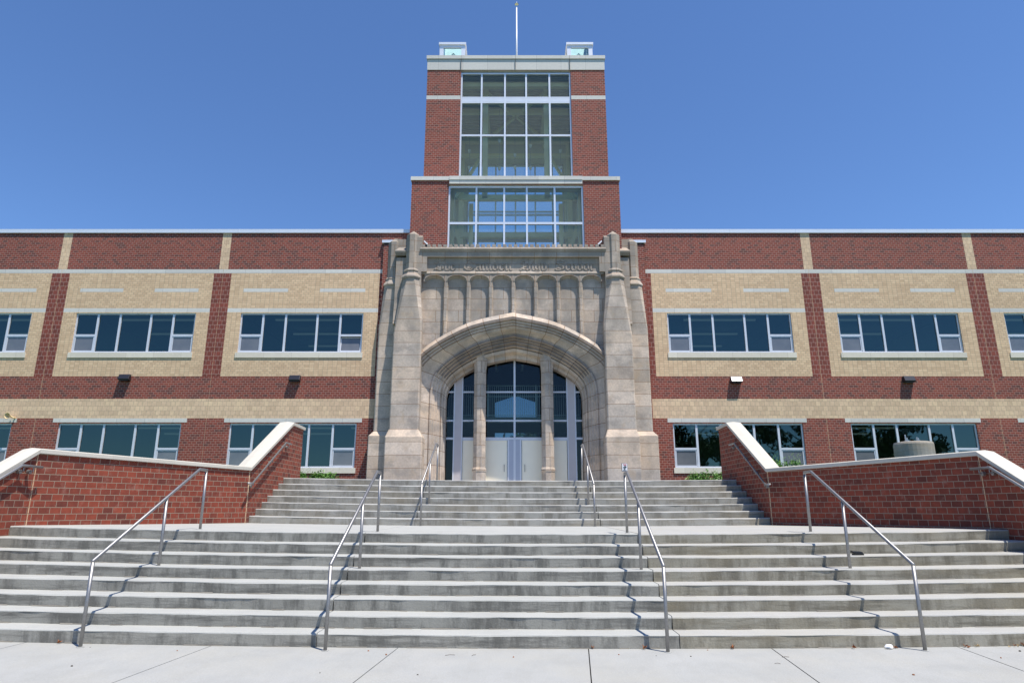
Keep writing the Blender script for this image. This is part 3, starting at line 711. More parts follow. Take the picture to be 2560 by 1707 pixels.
# glazed lanterns on the roof
for x0, x1, s in ((-3.74, -2.42, 1), (2.85, 4.16, -1)):
    f = MB(); ya, yb_ = 29.05, 30.6; z0, z1 = 22.9, 24.83; w = .2
    f.box(x0, x0 + w, ya, ya + .12, z0, z1, 'alu_w'); f.box(x1 - w, x1, ya, ya + .12, z0, z1, 'alu_w'); f.box(x0 + w, x1 - w, ya, ya + .12, z1 - .14, z1, 'alu_w')
    f.box(x0, x0 + .1, yb_ - .1, yb_, z0, z1, 'alu'); f.box(x1 - .1, x1, yb_ - .1, yb_, z0, z1, 'alu')
    for xx in (x0, x1 - .06): f.box(xx + .001, xx + .059, ya + .12, yb_ - .1, z1 - .12, z1 - .001, 'alu'); f.box(xx + .001, xx + .059, ya + .12, yb_ - .1, z0, z0 + .1, 'alu')
    f.box(x0, x1, yb_ - .06, yb_, z1 - .12, z1 - .001, 'alu')
    o = part(f, 'roof_lantern')
    p = MB(); p.poly([(x0 + w, ya + .06, z0), (x1 - w, ya + .06, z0), (x1 - w, ya + .06, z1 - .14), (x0 + w, ya + .06, z1 - .14)], 'glass_lantern')
    for xx in (x0 + .03, x1 - .03): p.poly([(xx, ya + .1, z0), (xx, yb_ - .1, z0), (xx, yb_ - .1, z1), (xx, ya + .1, z1)], 'glass_lantern')
    p.poly([(x0, yb_ - .03, z0), (x1, yb_ - .03, z0), (x1, yb_ - .03, z1), (x0, yb_ - .03, z1)], 'glass_lantern'); p.build('pane', o)
    c = MB(); c.box(x0 - .04, x1 + .04, ya - .06, ya + .14, z1, z1 + .13, 'alu_w'); c.box(x0 - .04, x1 + .04, yb_ - .1, yb_ + .05, z1, z1 + .13, 'alu_w')
    c.box(x0 - .04, x0 + .08, ya + .14, yb_ - .1, z1, z1 + .13, 'alu_w'); c.box(x1 - .08, x1 + .04, ya + .14, yb_ - .1, z1, z1 + .13, 'alu_w')
    c.poly([(x0, ya, z1 + .06), (x1, ya, z1 + .06), (x1, yb_, z1 + .06), (x0, yb_, z1 + .06)], 'glass_lantern'); c.build('cap', o)
    g = MB(); xm = (x0 + x1) / 2; bar((xm, 29.6, 24.75), (xm - .55, 29.6, 24.0), .05, 'alu'); bar((xm, 29.6, 24.75), (xm + .55, 29.6, 24.0), .05, 'alu'); g.build('brace', o)

# ---------------------------------------------------------------- stone portal
YF = 27.55; AX = .05
SH = [(0, 1), (.2, .945), (.393, .875), (.50, .812), (.597, .738), (.72, .635), (.83, .525), (.90, .44), (.951, .345), (.983, .23), (.997, .12), (1, 0)]
def smooth_shape(P, n=26):
    xs = [math.asin(min(1, p[0])) for p in P]; ys = [p[1] for p in P]; m = []
    d = [(ys[i + 1] - ys[i]) / (xs[i + 1] - xs[i]) for i in range(len(xs) - 1)]
    for i in range(len(xs)): m.append(d[0] if i == 0 else d[-1] if i == len(xs) - 1 else 2 * d[i - 1] * d[i] / (d[i - 1] + d[i]))
    out = []
    for k in range(n + 1):
        t = (math.pi / 2) * k / n; i = max(j for j in range(len(xs) - 1) if xs[j] <= t + 1e-9); h = xs[i + 1] - xs[i]; u = (t - xs[i]) / h
        y = ys[i] * (2 * u ** 3 - 3 * u * u + 1) + h * m[i] * (u ** 3 - 2 * u * u + u) + ys[i + 1] * (3 * u * u - 2 * u ** 3) + h * m[i + 1] * (u ** 3 - u * u)
        out.append((math.sin(t), y))
    return out
SH = smooth_shape([(0, 1), (.2, .948), (.393, .88), (.597, .752), (.72, .655), (.83, .545), (.90, .455), (.951, .355), (.983, .235), (1, 0)])
ST = [  # y, half width, apex z
    (27.55, 4.62, 9.93), (27.42, 4.55, 9.76), (27.36, 4.50, 9.70), (27.36, 4.42, 9.58), (27.46, 4.38, 9.56), (27.46, 4.33, 9.46), (27.54, 4.28, 9.45), (27.54, 4.22, 9.36), (27.62, 4.17, 9.34), (27.66, 4.12, 9.25),
    (27.86, 3.82, 9.16), (27.96, 3.66, 9.08), (27.90, 3.61, 9.02), (27.90, 3.55, 8.93), (28.02, 3.52, 8.94), (28.02, 3.46, 8.83), (28.12, 3.43, 8.84), (28.12, 3.35, 8.71), (28.24, 3.32, 8.72), (28.24, 3.25, 8.58), (28.40, 3.22, 8.56), (28.36, 3.17, 8.50), (28.42, 3.13, 8.38),
    (28.70, 3.10, 8.30), (28.72, 3.05, 8.13), (29.12, 3.03, 8.11)]
def arch_ring(y, a, za):
    t = (a - 3.05) / 1.55; t = max(0, t); zs = 6.12 + .3 * t; ax = .10 - .06 * min(1, t)
    pts = []
    for s, h in reversed(SH): pts.append((ax - a * s, y, zs + (za - zs) * h))
    for s, h in SH[1:]: pts.append((ax + a * s, y, zs + (za - zs) * h))
    pts = [(ax - a, y, ZT)] + pts + [(ax + a, y, ZT)]
    return pts
rings = [arch_ring(*s) for s in ST]
g = MB()
def arclen(r):
    o = [0]
    for a, b in zip(r, r[1:]): o.append(o[-1] + (Vector(b) - Vector(a)).length)
    mid = o[len(r) // 2]; return [v - mid for v in o]
al = arclen(rings[9]); acc = 0
for r0, r1 in zip(rings, rings[1:]):
    mid_ = len(r0) // 2; w = (Vector(r1[mid_]) - Vector(r0[mid_])).length
    bi = rings.index(r0)
    for i in range(len(r0) - 1):
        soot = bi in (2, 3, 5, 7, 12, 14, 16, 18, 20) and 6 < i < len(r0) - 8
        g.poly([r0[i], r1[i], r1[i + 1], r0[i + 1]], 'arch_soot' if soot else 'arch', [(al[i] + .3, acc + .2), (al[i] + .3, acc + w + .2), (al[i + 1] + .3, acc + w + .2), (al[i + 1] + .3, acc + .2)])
    acc += w
portal = part(g, 'entrance_arch')
# wall above arch with sunken panels
hood = rings[0]
def hz(x):
    for a, b in zip(hood, hood[1:]):
        if a[0] <= x <= b[0] and b[0] > a[0]: return a[2] + (b[2] - a[2]) * (x - a[0]) / (b[0] - a[0])
    return ZT
g = MB(); YP = YF + .15; FX0, FX1 = -4.08, 4.18
n = 40
for i in range(n):
    a = FX0 + (FX1 - FX0) * i / n; b = FX0 + (FX1 - FX0) * (i + 1) / n
    g.poly([(a, YP, hz(a) - .15), (b, YP, hz(b) - .15), (b, YP, 11.9), (a, YP, 11.9)], 'stone_s')
part(g, 'tympanum_wall')
mx = [-3.965, -2.953, -1.952, -.955, .042, 1.042, 2.036, 3.035, 4.04]
for i, x in enumerate(mx[1:-1]):
    g = MB(); zb = hz(x) - .12; zt = 11.72
    def ringm(z): return [(x - .12, YP + .01, z), (x - .12, YP - .05, z), (x - .055, YF - .005, z), (x + .055, YF - .005, z), (x + .12, YP - .05, z), (x + .12, YP + .01, z)]
    zz = zb; cuts = [zb] + [c for c in (9.17, 9.72, 10.28, 10.81, 11.36) if c > zb + .05] + [zt]
    for c, d in zip(cuts, cuts[1:]): g.loft([ringm(c + .004), ringm(d - .004)], 'stone_s')
    g.box(x - .10, x + .10, YP - .03, YP + .01, zb, zt, 'seal')
    part(g, 'mullion')
for i in range(8):
    g = MB(); x0, x1 = mx[i], mx[i + 1]; xc = (x0 + x1) / 2; hw = (x1 - x0) / 2; w = hw - .065; zs, rise, zt = 11.37, .29, 11.712
    m = 12; P0 = [(xc - w * math.cos(math.pi * k / m), zs + rise * math.sin(math.pi * k / m) ** .8) for k in range(m + 1)]
    w2 = w - .07; P1 = [(xc - w2 * math.cos(math.pi * k / m), zs - .02 + (rise - .09) * math.sin(math.pi * k / m) ** .8) for k in range(m + 1)]
    for (a, b), (c, d) in zip(zip(P0, P0[1:]), zip(P1, P1[1:])):
        g.poly([(a[0], YF, a[1]), (b[0], YF, b[1]), (b[0], YF, zt), (a[0], YF, zt)], 'stone_s')
        g.poly([(a[0], YF, a[1]), (c[0], YP - .002, c[1]), (d[0], YP - .002, d[1]), (b[0], YF, b[1])], 'stone_s')
    # raised rim around the arch head with a sunken spandrel
    for k in range(m):
        a, b = P0[k], P0[k + 1]
        g.poly([(a[0], YF - .022, a[1]), (b[0], YF - .022, b[1]), (b[0] + (xc - b[0]) * -.09, YF - .022, b[1] + .035), (a[0] + (xc - a[0]) * -.09, YF - .022, a[1] + .035)], 'stone_s')
        g.poly([(a[0], YF, a[1]), (b[0], YF, b[1]), (b[0], YF - .022, b[1]), (a[0], YF - .022, a[1])], 'stone_s')
        a2 = (a[0] + (xc - a[0]) * -.09, a[1] + .035); b2 = (b[0] + (xc - b[0]) * -.09, b[1] + .035)
        g.poly([(a2[0], YF - .022, a2[1]), (b2[0], YF - .022, b2[1]), (b2[0], YF, b2[1]), (a2[0], YF, a2[1])], 'stone_s')
    part(g, 'panel_arch')
# inscription frieze, cornice and cresting
g = MB()
g.box(FX0, FX1, YF + .02, YF + .3, 11.80, 12.51, 'stone_s')
g.box(FX0, FX1, YF - .12, YF + .3, 12.50, 12.72, 'stone_s')
g.box(FX0, -3.80, YF - .12, YF + .019, 11.80, 12.499, 'stone_s'); g.box(3.90, FX1, YF - .12, YF + .019, 11.80, 12.499, 'stone_s')
for x in (-3.3, -2.05, -.75, .75, 1.95, 3.1): g.box(x - .005, x + .005, YF + .016, YF + .021, 11.81, 12.5, 'seal')
frieze = part(g, 'inscription_frieze')
g = MB()
prof = [(YF + .2, 11.715), (YF - .012, 11.715), (YF - .03, 11.735), (YF - .03, 11.76), (YF + .012, 11.86), (YF + .2, 11.865)]
g.loft([[(FX0, y, z) for y, z in prof], [(FX1 - .06, y, z) for y, z in prof]], 'stone_s'); part(g, 'string_course')
g = MB()
prof = [(YF + .3, 12.72), (YF - .13, 12.72), (YF - .16, 12.80), (YF - .205, 12.82), (YF - .205, 12.885), (YF - .06, 12.985), (YF + .3, 12.99)]
g.loft([[(FX0 - .03, y, z) for y, z in prof], [(FX1 + .03, y, z) for y, z in prof]], 'stone_s')
x = FX0 + .01
while x < FX1 - .1:
    g.box(x, x + .155, YF - .11, YF + .12, 12.96, 13.10, 'stone_s')
    x += .2445
part(g, 'cornice', bevel=.006)
# carved blackletter inscription
GL = {
 'T': (.95, [[(.05, .75), (.2, .95), (.5, .88), (.85, .98)], [(.05, .75), (.25, .72)], [(.55, .88), (.35, .6), (.35, .35), (.6, .12)], [(.2, .1), (.05, .14), (.15, .25), (.35, .1), (.62, .02), (.82, .14), (.82, .4), (.6, .62)], [(.58, .8), (.58, .2)]]),
 'h': (.55, [[(.12, 1), (.12, .12), (.2, 0)], [(.12, .5), (.3, .64), (.45, .52), (.45, .12), (.36, -.02)]]),
 'e': (.5, [[(.42, .12), (.26, 0), (.1, .14), (.1, .5), (.25, .64), (.4, .5), (.14, .34)]]),
 'C': (.95, [[(.85, .2), (.6, .02), (.35, .03), (.1, .25), (.08, .6), (.3, .9), (.5, 1)], [(.45, .85), (.45, .3)], [(.45, .9), (.7, .85), (.85, .7)], [(.3, .3), (.5, .15), (.62, .3)]]),
 'a': (.55, [[(.12, .55), (.28, .64), (.42, .54), (.42, .1), (.52, 0)], [(.42, .36), (.14, .3), (.1, .1), (.22, 0), (.4, .12)]]),
 'm': (.85, [[(.02, .58), (.12, .62), (.12, .1), (.2, 0)], [(.12, .5), (.28, .64), (.4, .54), (.4, .1), (.48, 0)], [(.4, .5), (.56, .64), (.7, .54), (.7, .1), (.8, 0)]]),
 'd': (.55, [[(.2, .95), (.45, .6), (.45, .15), (.28, 0), (.1, .14), (.1, .48), (.25, .62), (.4, .55)]]),
 'n': (.58, [[(.02, .58), (.12, .62), (.12, .1), (.2, 0)], [(.12, .5), (.3, .64), (.44, .54), (.44, .1), (.54, 0)]]),
 'H': (1.0, [[(.08, .75), (.2, .93), (.45, .9), (.6, 1)], [(.1, .6), (.3, .68), (.32, .25)], [(.08, .02), (.02, .14), (.14, .22), (.4, .08), (.55, .12)], [(.5, .9), (.5, .3)], [(.5, .55), (.72, .66), (.85, .5), (.82, .12), (.66, 0), (.58, .12)]]),
 'i': (.28, [[(.04, .58), (.13, .62), (.13, .1), (.22, 0)], [(.1, .78), (.18, .84)]]),
 'g': (.55, [[(.42, .5), (.25, .64), (.1, .5), (.1, .2), (.25, .05), (.42, .16)], [(.32, .6), (.5, .6)], [(.42, .55), (.42, 0), (.25, -.18), (.08, -.08)]]),
 'S': (.9, [[(.8, .85), (.6, .98), (.3, .9), (.2, .7), (.45, .55), (.75, .4), (.72, .12), (.45, 0), (.15, .05), (.06, .16), (.25, .25), (.55, .1), (.85, .22)], [(.3, .75), (.75, .7)]]),
 'c': (.48, [[(.42, .12), (.26, 0), (.1, .14), (.1, .5), (.25, .64), (.4, .56)]]),
 'o': (.55, [[(.28, 0), (.1, .14), (.1, .48), (.28, .64), (.45, .5), (.45, .14), (.28, 0)]]),
 'l': (.28, [[(.13, 1), (.13, .1), (.22, 0)]]),
}
YI = YF + .02
def stroke(pts, sx_, x0, z0, H):
    nb = Vector((.034, .020))
    for (a, b) in zip(pts, pts[1:]):
        p = Vector((x0 + a[0] * sx_, z0 + a[1] * H)); q = Vector((x0 + b[0] * sx_, z0 + b[1] * H))
        d = (q - p).normalized(); e = d * .012; p2, q2 = p - e, q + e
        quad = [p2 - nb, p2 + nb, q2 + nb, q2 - nb]
        if (quad[1] - quad[0]).cross(quad[2] - quad[1]) < 0: quad.reverse()
        yf = YI - .028 - random.random() * .0015
        F_ = [(v.x, yf, v.y) for v in quad]; K_ = [(v.x, YI, v.y) for v in quad]
        g.poly(F_, 'stone_s')
        for i in range(4): j = (i + 1) % 4; g.poly([F_[j], F_[i], K_[i], K_[j]], 'stone_s')
for word, x0, x1 in (('The', -3.48, -2.52), ('Camden', -2.17, .0), ('High', .37, 1.57), ('School', 1.92, 3.62)):
    g = MB(); tot = sum(GL[c][0] for c in word); k = (x1 - x0) / tot; x = x0
    for c in word:
        for s in GL[c][1]: stroke(s, k, x, 11.905, .48)
        x += GL[c][0] * k
    ins = g.build('carved_word', frieze); ins['label'] = 'carved blackletter word ' + word

def oct_ring(cx, cy, hx, hy, z, ch=.293):
    # eight sided section; ch = corner cut as a fraction of the width
    a, b = hx * (1 - 2 * ch), hy * (1 - 2 * ch)
    return [(cx - a, cy - hy, z), (cx + a, cy - hy, z), (cx + hx, cy - b, z), (cx + hx, cy + b, z), (cx + a, cy + hy, z), (cx - a, cy + hy, z), (cx - hx, cy + b, z), (cx - hx, cy - b, z)]
def lerp_rings(secs): return [oct_ring(*s[:5], s[5]) for s in secs]
for s, cx, x0, x1 in ((-1, -4.47, -5.12, -3.90), (1, 4.58, 3.98, 5.18)):
    mid, hw = (x0 + x1) / 2, (x1 - x0) / 2; yb2 = 28.19
    # main buttress
    g = MB(); yf = 27.2; yc = (yf + yb2) / 2; hy = (yb2 - yf) / 2
    px0, px1 = (x0 - .12, x1 + .20) if s < 0 else (x0 - .12, x1 + .09)
    pm, ph = (px0 + px1) / 2, (px1 - px0) / 2
    g.loft([oct_ring(pm, yc - .08, ph, hy + .08, 2.2, .025), oct_ring(pm, yc - .08, ph, hy + .08, 4.44, .025), oct_ring(mid, yc, hw, hy, 4.78, .04)], 'stone')
    part(g, 'buttress_plinth')
    g = MB()
    OC = (cx, 27.62)
    secs = [(mid, yc, hw, hy, 4.78, .04), (mid, yc, hw, hy, 8.8, .04), (mid - s * .03, yc, hw - .04, hy, 9.5, .07), (cx, OC[1], .375, .375, 11.44, .293)]
    g.loft(lerp_rings(secs), 'stone', tri=True)
    part(g, 'buttress_shaft')
    g = MB()
    secs = [(cx, OC[1], .40, .40, 11.44, .293), (cx, OC[1], .44, .44, 11.50, .293), (cx, OC[1], .43, .43, 11.56, .293), (cx, OC[1], .34, .34, 11.70, .293), (cx, OC[1], .315, .315, 11.76, .293), (cx, OC[1], .36, .36, 11.82, .293), (cx, OC[1], .35, .35, 11.87, .293), (cx, OC[1], .29, .29, 11.92, .293)]
    g.loft(lerp_rings(secs), 'stone_s', True, True); part(g, 'turret_collar')
    g = MB(); secs = [(cx, OC[1], .28, .28, 11.9, .293), (cx, OC[1], .28, .28, 13.56, .293), (cx, OC[1], .02, .02, 13.80, .293)]
    g.loft(lerp_rings(secs), 'stone_s'); part(g, 'turret')
    # slab beside the turret facing the frieze
    g = MB(); a, b = (cx + .1, cx + .43) if s < 0 else (cx - .43, cx - .1)
    g.loft([[(a, 27.42, 9.5), (b, 27.42, 9.5), (b, 28.1, 9.5), (a, 28.1, 9.5)], [(a, 27.42, 13.45), (b, 27.42, 13.45), (b, 28.1, 13.45), (a, 28.1, 13.45)], [(a, 27.6, 13.58), (b, 27.6, 13.58), (b, 28.1, 13.58), (a, 28.1, 13.58)]], 'stone_s')
    part(g, 'frieze_pilaster')
    # outer buttress
    ox = -5.40 if s < 0 else 5.50; xo = -5.90 if s < 0 else 6.0; xi = -4.9 if s < 0 else 5.0
    bm, bh = (xo + xi) / 2, abs(xo - xi) / 2; yfB = 27.86; ycB = (yfB + 28.6) / 2; hyB = .37
    g = MB(); g.loft([oct_ring(bm + s * .08, ycB - .08, bh + .09, hyB + .06, 2.2, .02), oct_ring(bm + s * .08, ycB - .08, bh + .09, hyB + .06, 4.56, .02), oct_ring(bm, ycB, bh, hyB, 4.76, .05)], 'stone'); part(g, 'buttress_plinth')
    g = MB(); oc = (ox, 28.16)
    secs = [(bm, ycB, bh, hyB, 4.76, .05), (bm, ycB, bh, hyB, 9.3, .05), (oc[0], oc[1], .36, .33, 11.3, .25)]
    g.loft(lerp_rings(secs), 'stone', tri=True); part(g, 'buttress_shaft')
    g = MB(); secs = [(oc[0], oc[1], .37, .35, 11.28, .29), (oc[0], oc[1], .42, .39, 11.34, .29), (oc[0], oc[1], .40, .37, 11.40, .29), (oc[0], oc[1], .31, .29, 11.56, .29), (oc[0], oc[1], .33, .31, 11.64, .29), (oc[0], oc[1], .27, .27, 11.72, .29)]
    g.loft(lerp_rings(secs), 'stone_s', True, True); part(g, 'turret_collar')
    g = MB(); secs = [(oc[0], oc[1], .26, .27, 11.7, .29), (oc[0], oc[1], .26, .27, 13.42, .29), (oc[0] - s * .06, oc[1] + .05, .16, .2, 13.60, .29)]
    g.loft(lerp_rings(secs), 'stone_s')
    a, b = sorted((oc[0], s * 4.6)); g.box(a, b, 27.97, 28.4, 11.0, 13.57, 'stone_s'); part(g, 'turret')
    # stepped buttress between the two turrets
    a, b = sorted((s * 4.72, s * 5.22 + (.05 if s > 0 else 0)))
    g = MB()
    R_ = lambda y, z: [(a, y, z), (b, y, z), (b, 28.15, z), (a, 28.15, z)]
    g.loft([R_(27.50, 9.4), R_(27.62, 10.4), R_(27.68, 12.55)], 'stone_s')
    g.loft([[(a - .03, 27.64, 12.66), (b + .03, 27.64, 12.66), (b + .03, 28.15, 12.66), (a - .03, 28.15, 12.66)], [(a - .06, 27.56, 12.80), (b + .06, 27.56, 12.80), (b + .06, 28.15, 12.80), (a - .06, 28.15, 12.80)], [(a - .06, 27.56, 12.86), (b + .06, 27.56, 12.86), (b + .06, 28.15, 12.86), (a - .06, 28.15, 12.86)], [(a, 27.72, 12.98), (b, 27.72, 12.98), (b, 28.15, 12.98), (a, 28.15, 12.98)], [(a + .05, 27.9, 13.12), (b - .05, 27.9, 13.12), (b - .05, 28.15, 13.12), (a + .05, 28.15, 13.12)]], 'stone_s')
    part(g, 'capped_buttress')
# octagonal shafts in front of the doors
for cx in (-1.415, 1.56):
    g = MB(); yc = 28.66
    secs = [(cx, yc, .33, .33, 2.2, .293), (cx, yc, .33, .33, 2.40, .293), (cx, yc, .28, .28, 2.52, .293), (cx, yc, .28, .28, 3.10, .293), (cx, yc, .30, .30, 3.13, .293), (cx, yc, .30, .30, 3.22, .293), (cx, yc, .262, .262, 3.30, .293), (cx, yc, .262, .262, 7.55, .293), (cx, yc + .02, .34, .36, 8.3, .293)]
    g.loft(lerp_rings(secs), 'stone_s'); part(g, 'octagonal_column')

# ---------------------------------------------------------------- entrance glazing and doors
YG = 29.16
g = MB()
def fb(a, b, c, d, k='alu', pr=0): g.box(a, b, YG - pr, YG + .12, c, d, k)
fb(.072, .157, 4.64, 8.3, 'alu', .004)
for zz in (6.64, 5.345): fb(-3.1, 3.2, zz, zz + .07, 'alu', .002)
fb(-3.1, 3.2, 4.545, 4.64, 'alu', .006)
for a, b in ((-2.56, -2.25), (2.50, 2.81)):
    g.box(a, b, YG - .03, YG + .12, ZT, 8.3, 'post_panel'); g.box(a - .05, a, YG - .045, YG + .12, ZT, 8.3, 'alu'); g.box(b, b + .05, YG - .045, YG + .12, ZT, 8.3, 'alu')
gl = part(g, 'entrance_frame')
p = MB(); p.poly([(-3.1, YG + .06, 4.64), (3.2, YG + .06, 4.64), (3.2, YG + .06, 8.3), (-3.1, YG + .06, 8.3)], 'glass_door')
for a, b in ((-3.1, -2.61), (2.86, 3.2)): p.poly([(a, YG + .06, ZT), (b, YG + .06, ZT), (b, YG + .06, 4.55), (a, YG + .06, 4.55)], 'glass_door')
p.build('pane', gl)
g = MB()
for a, b in ((-.13, .065), (.16, .35)): g.box(a, b, YG, YG + .1, ZT, 4.54, 'blue_panel')
for a, b in ((-.20, -.13), (.065, .16), (.35, .42)): g.box(a, b, YG - .02, YG + .1, ZT, 4.54, 'alu')
part(g, 'centre_door_post')
for a, b in ((-2.19, -1.215), (-1.205, -.22), (.44, 1.42), (1.43, 2.43)):
    d = MB(); d.box(a, b, YG + .02, YG + .07, ZT + .02, 4.50, 'door'); o = part(d, 'door', bevel=.006)
    h = MB(); hx = b - .12 if a < 0 else a + .12
    h.tube([(hx, YG + .02, 3.15), (hx, YG - .03, 3.15), (hx, YG - .03, 3.45), (hx, YG + .02, 3.45)], .012, 'steel', 8)
    if -1.21 > a or a > 1.42: 
        h = MB(); hx = (b - .08) if a < 0 else a + .08; h.tube([(hx, YG + .02, 3.15), (hx, YG - .03, 3.15), (hx, YG - .03, 3.45), (hx, YG + .02, 3.45)], .012, 'steel', 8)
    h.build('handle', o)
    f = MB(); f.box(a - .012, b + .012, YG - .006, YG + .1, 4.50, 4.545, 'alu'); f.build('door_frame', o)
# lobby with a balcony behind the glass
g = MB()
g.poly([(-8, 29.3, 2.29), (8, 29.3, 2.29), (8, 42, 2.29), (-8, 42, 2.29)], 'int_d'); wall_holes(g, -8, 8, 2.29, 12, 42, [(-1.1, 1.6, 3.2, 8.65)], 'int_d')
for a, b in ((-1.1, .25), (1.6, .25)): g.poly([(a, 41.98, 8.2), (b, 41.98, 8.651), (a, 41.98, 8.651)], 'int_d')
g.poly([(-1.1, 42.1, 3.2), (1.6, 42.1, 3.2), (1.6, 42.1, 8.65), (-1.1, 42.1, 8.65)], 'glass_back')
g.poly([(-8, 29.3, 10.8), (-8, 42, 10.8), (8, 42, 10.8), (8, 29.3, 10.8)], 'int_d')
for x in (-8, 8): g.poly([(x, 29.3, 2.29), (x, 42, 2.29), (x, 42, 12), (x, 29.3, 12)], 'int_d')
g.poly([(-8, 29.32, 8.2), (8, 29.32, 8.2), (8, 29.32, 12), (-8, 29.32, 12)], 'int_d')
g.box(-7.9, 7.9, 32.4, 37, 5.70, 5.98, 'int'); g.box(-7.9, 7.9, 32.38, 32.4, 5.80, 5.96, 'ceil')
for x in (-2.2, -.9, .5, 2.4): g.box(x, x + .12, 34, 35.5, 8.9, 9.0, 'fix')
part(g, 'lobby_interior')
g = MB(); x = -6.5
while x < 6.6: g.box(x - .009, x + .009, 32.44, 32.46, 6.0, 7.55, 'steel_d'); x += .108
for zz in (7.55, 7.0, 6.05): g.box(-6.6, 6.6, 32.43, 32.47, zz, zz + .03, 'steel_d')
for x in (-4, -1.2, 1.2, 4): g.box(x - .03, x + .03, 32.42, 32.48, 6.0, 7.6, 'steel_d')
part(g, 'balcony_railing')

# ------------------------------------------------------------------ fixtures on the building
def wall_light(x, z, label, bright):
    t = empty('wall_light', label, 'wall light', 'box lights on the wings', (x, YW, z)); w = .235
    g = MB(); s = [(0, .13), (-.13, .13), (-.225, -.08), (-.19, -.12), (0, -.14)]
    g.loft([[(-w, y, zz) for y, zz in s], [(w, y, zz) for y, zz in s]], 'bronze'); g.build('housing', t, bevel=.008)
    if bright:
        g = MB(); g.poly([(-w + .005, -.133, .128), (w - .005, -.133, .128), (w - .005, -.229, -.078), (-w + .005, -.229, -.078)][::-1], 'lens'); g.build('front_plate', t)
    g = MB(); g.box(-w + .04, w - .04, -.16, -.03, -.150, -.128, 'bronze'); g.build('lens', t)
wall_light(-16.95, 7.14, 'dark box light on the left wing, nearer the left edge', False)
wall_light(-9.50, 7.10, 'dark box light on the left wing, nearer the stone portal', False)
wall_light(9.80, 7.03, 'bright silver-faced box light on the right wing beside the stone portal', True)
wall_light(17.35, 7.06, 'dark box light on the right wing, farther from the portal', False)
for x, s in ((-3.88, 1), (3.96, -1)):
    t = empty('flood_light', 'small white flood light on the cornice at the %s end of the frieze' % ('left' if s > 0 else 'right'), 'flood light', 'flood lights on the cornice', (x, 27.6, 13.0))
    g = MB(); q = [(-.02 * s, -.10, .22), (.13 * s, -.10, .10), (.10 * s, .06, .34), (-.03 * s, .06, .40)]
    g.loft([[(-.08 * s, -.15, .30), (.10 * s, -.15, .13), (.06 * s, -.15, .08), (-.10 * s, -.15, .24)], [(-.08 * s, .12, .33), (.10 * s, .12, .16), (.06 * s, .12, .10), (-.10 * s, .12, .26)]], 'signw'); g.build('housing', t)
    g = MB(); g.box(-.03, .03, -.03, .03, -.02, .2, 'bronze'); g.build('bracket', t)
t = empty('horn_speaker', 'small cream horn loudspeaker high on the left wing above a brick pier', 'speaker', None, (-21.55, YW, 5.43))
g = MB(); n = 16
prev = None
rings_ = []
for r, y in ((.03, -.06), (.045, -.16), (.08, -.25), (.135, -.32), (.14, -.33), (.12, -.325), (.06, -.22)):
    rings_.append([(r * math.cos(2 * math.pi * i / n) - .05, y, r * math.sin(2 * math.pi * i / n)) for i in range(n)])
g.loft(rings_, 'horn'); g.build('horn', t, smooth=True)
g = MB(); g.tube([(.07, 0, -.06), (.07, -.1, -.06), (-.02, -.12, 0)], .03, 'horn', 10); g.build('bracket', t)
t = empty('flagpole', 'tall slim white flagpole with a dark cap on the tower roof', 'flagpole', None, (.25, 30, 22.95))
g = MB(); g.cyl((0, 0), .055, .03, 0, 5.15, 'signw', 14); g.build('pole', t, smooth=True)
g = MB(); g.cyl((0, 0), .03, .10, 5.15, 5.22, 'beam', 16); g.cyl((0, 0), .11, .03, 5.22, 5.32, 'bronze', 16); g.cyl((0, 0), .03, .005, 5.32, 5.40, 'signw', 10); g.build('truck', t, smooth=False)

# ------------------------------------------------------------------ concrete pole base
t = empty('pole_base', 'round concrete light-pole base with anchor bolts behind the right wall', 'concrete base', None, (8.83, 14.5, 2.1))
g = MB(); n = 32; f = lambda r, z: [(r * math.cos(2 * math.pi * i / n), r * math.sin(2 * math.pi * i / n), z) for i in range(n)]
g.loft([f(.39, 0), f(.39, .86), f(.375, .90), f(.30, .915)], 'pier'); g.build('footing', t, smooth=False)
for bx, by, h in ((-.19, -.12, .10), (-.08, .12, .19), (.03, -.16, .09), (.15, .08, .13)):
    g = MB(); g.cyl((bx, by), .013, .013, .90, .90 + h, 'steel_d', 8); g.cyl((bx, by), .04, .04, .915, .93, 'steel_d', 12); g.cyl((bx, by), .028, .028, .93, .955, 'steel_d', 6); g.build('anchor_bolt', t)

# ------------------------------------------------------------------ shrubs
def leaf_cloud(g, c, rx, ry, rz, n, size, mat, rnd, lumps=6):
    cs = [(rnd.uniform(-.55, .55), rnd.uniform(-.5, .5), rnd.uniform(-.3, .6), rnd.uniform(.35, .6)) for _ in range(lumps)]
    for _ in range(n):
        a = rnd.choice(cs)
        while True:
            u = Vector((rnd.uniform(-1, 1), rnd.uniform(-1, 1), rnd.uniform(-1, 1)))
            if .35 < u.length < 1: break
        p = Vector((c[0] + (a[0] + u.x * a[3]) * rx, c[1] + (a[1] + u.y * a[3]) * ry, c[2] + (a[2] + u.z * a[3]) * rz))
        d = Vector((rnd.gauss(0, 1), rnd.gauss(0, 1), rnd.gauss(.4, 1))).normalized(); e = d.orthogonal().normalized()
        e = (e * math.cos(rnd.random() * 6) + d.cross(e) * math.sin(rnd.random() * 6)).normalized(); s = size * rnd.uniform(.6, 1.3)
        g.poly([p - e * s, p + d.cross(e) * s * .5, p + e * s, p - d.cross(e) * s * .5], mat)
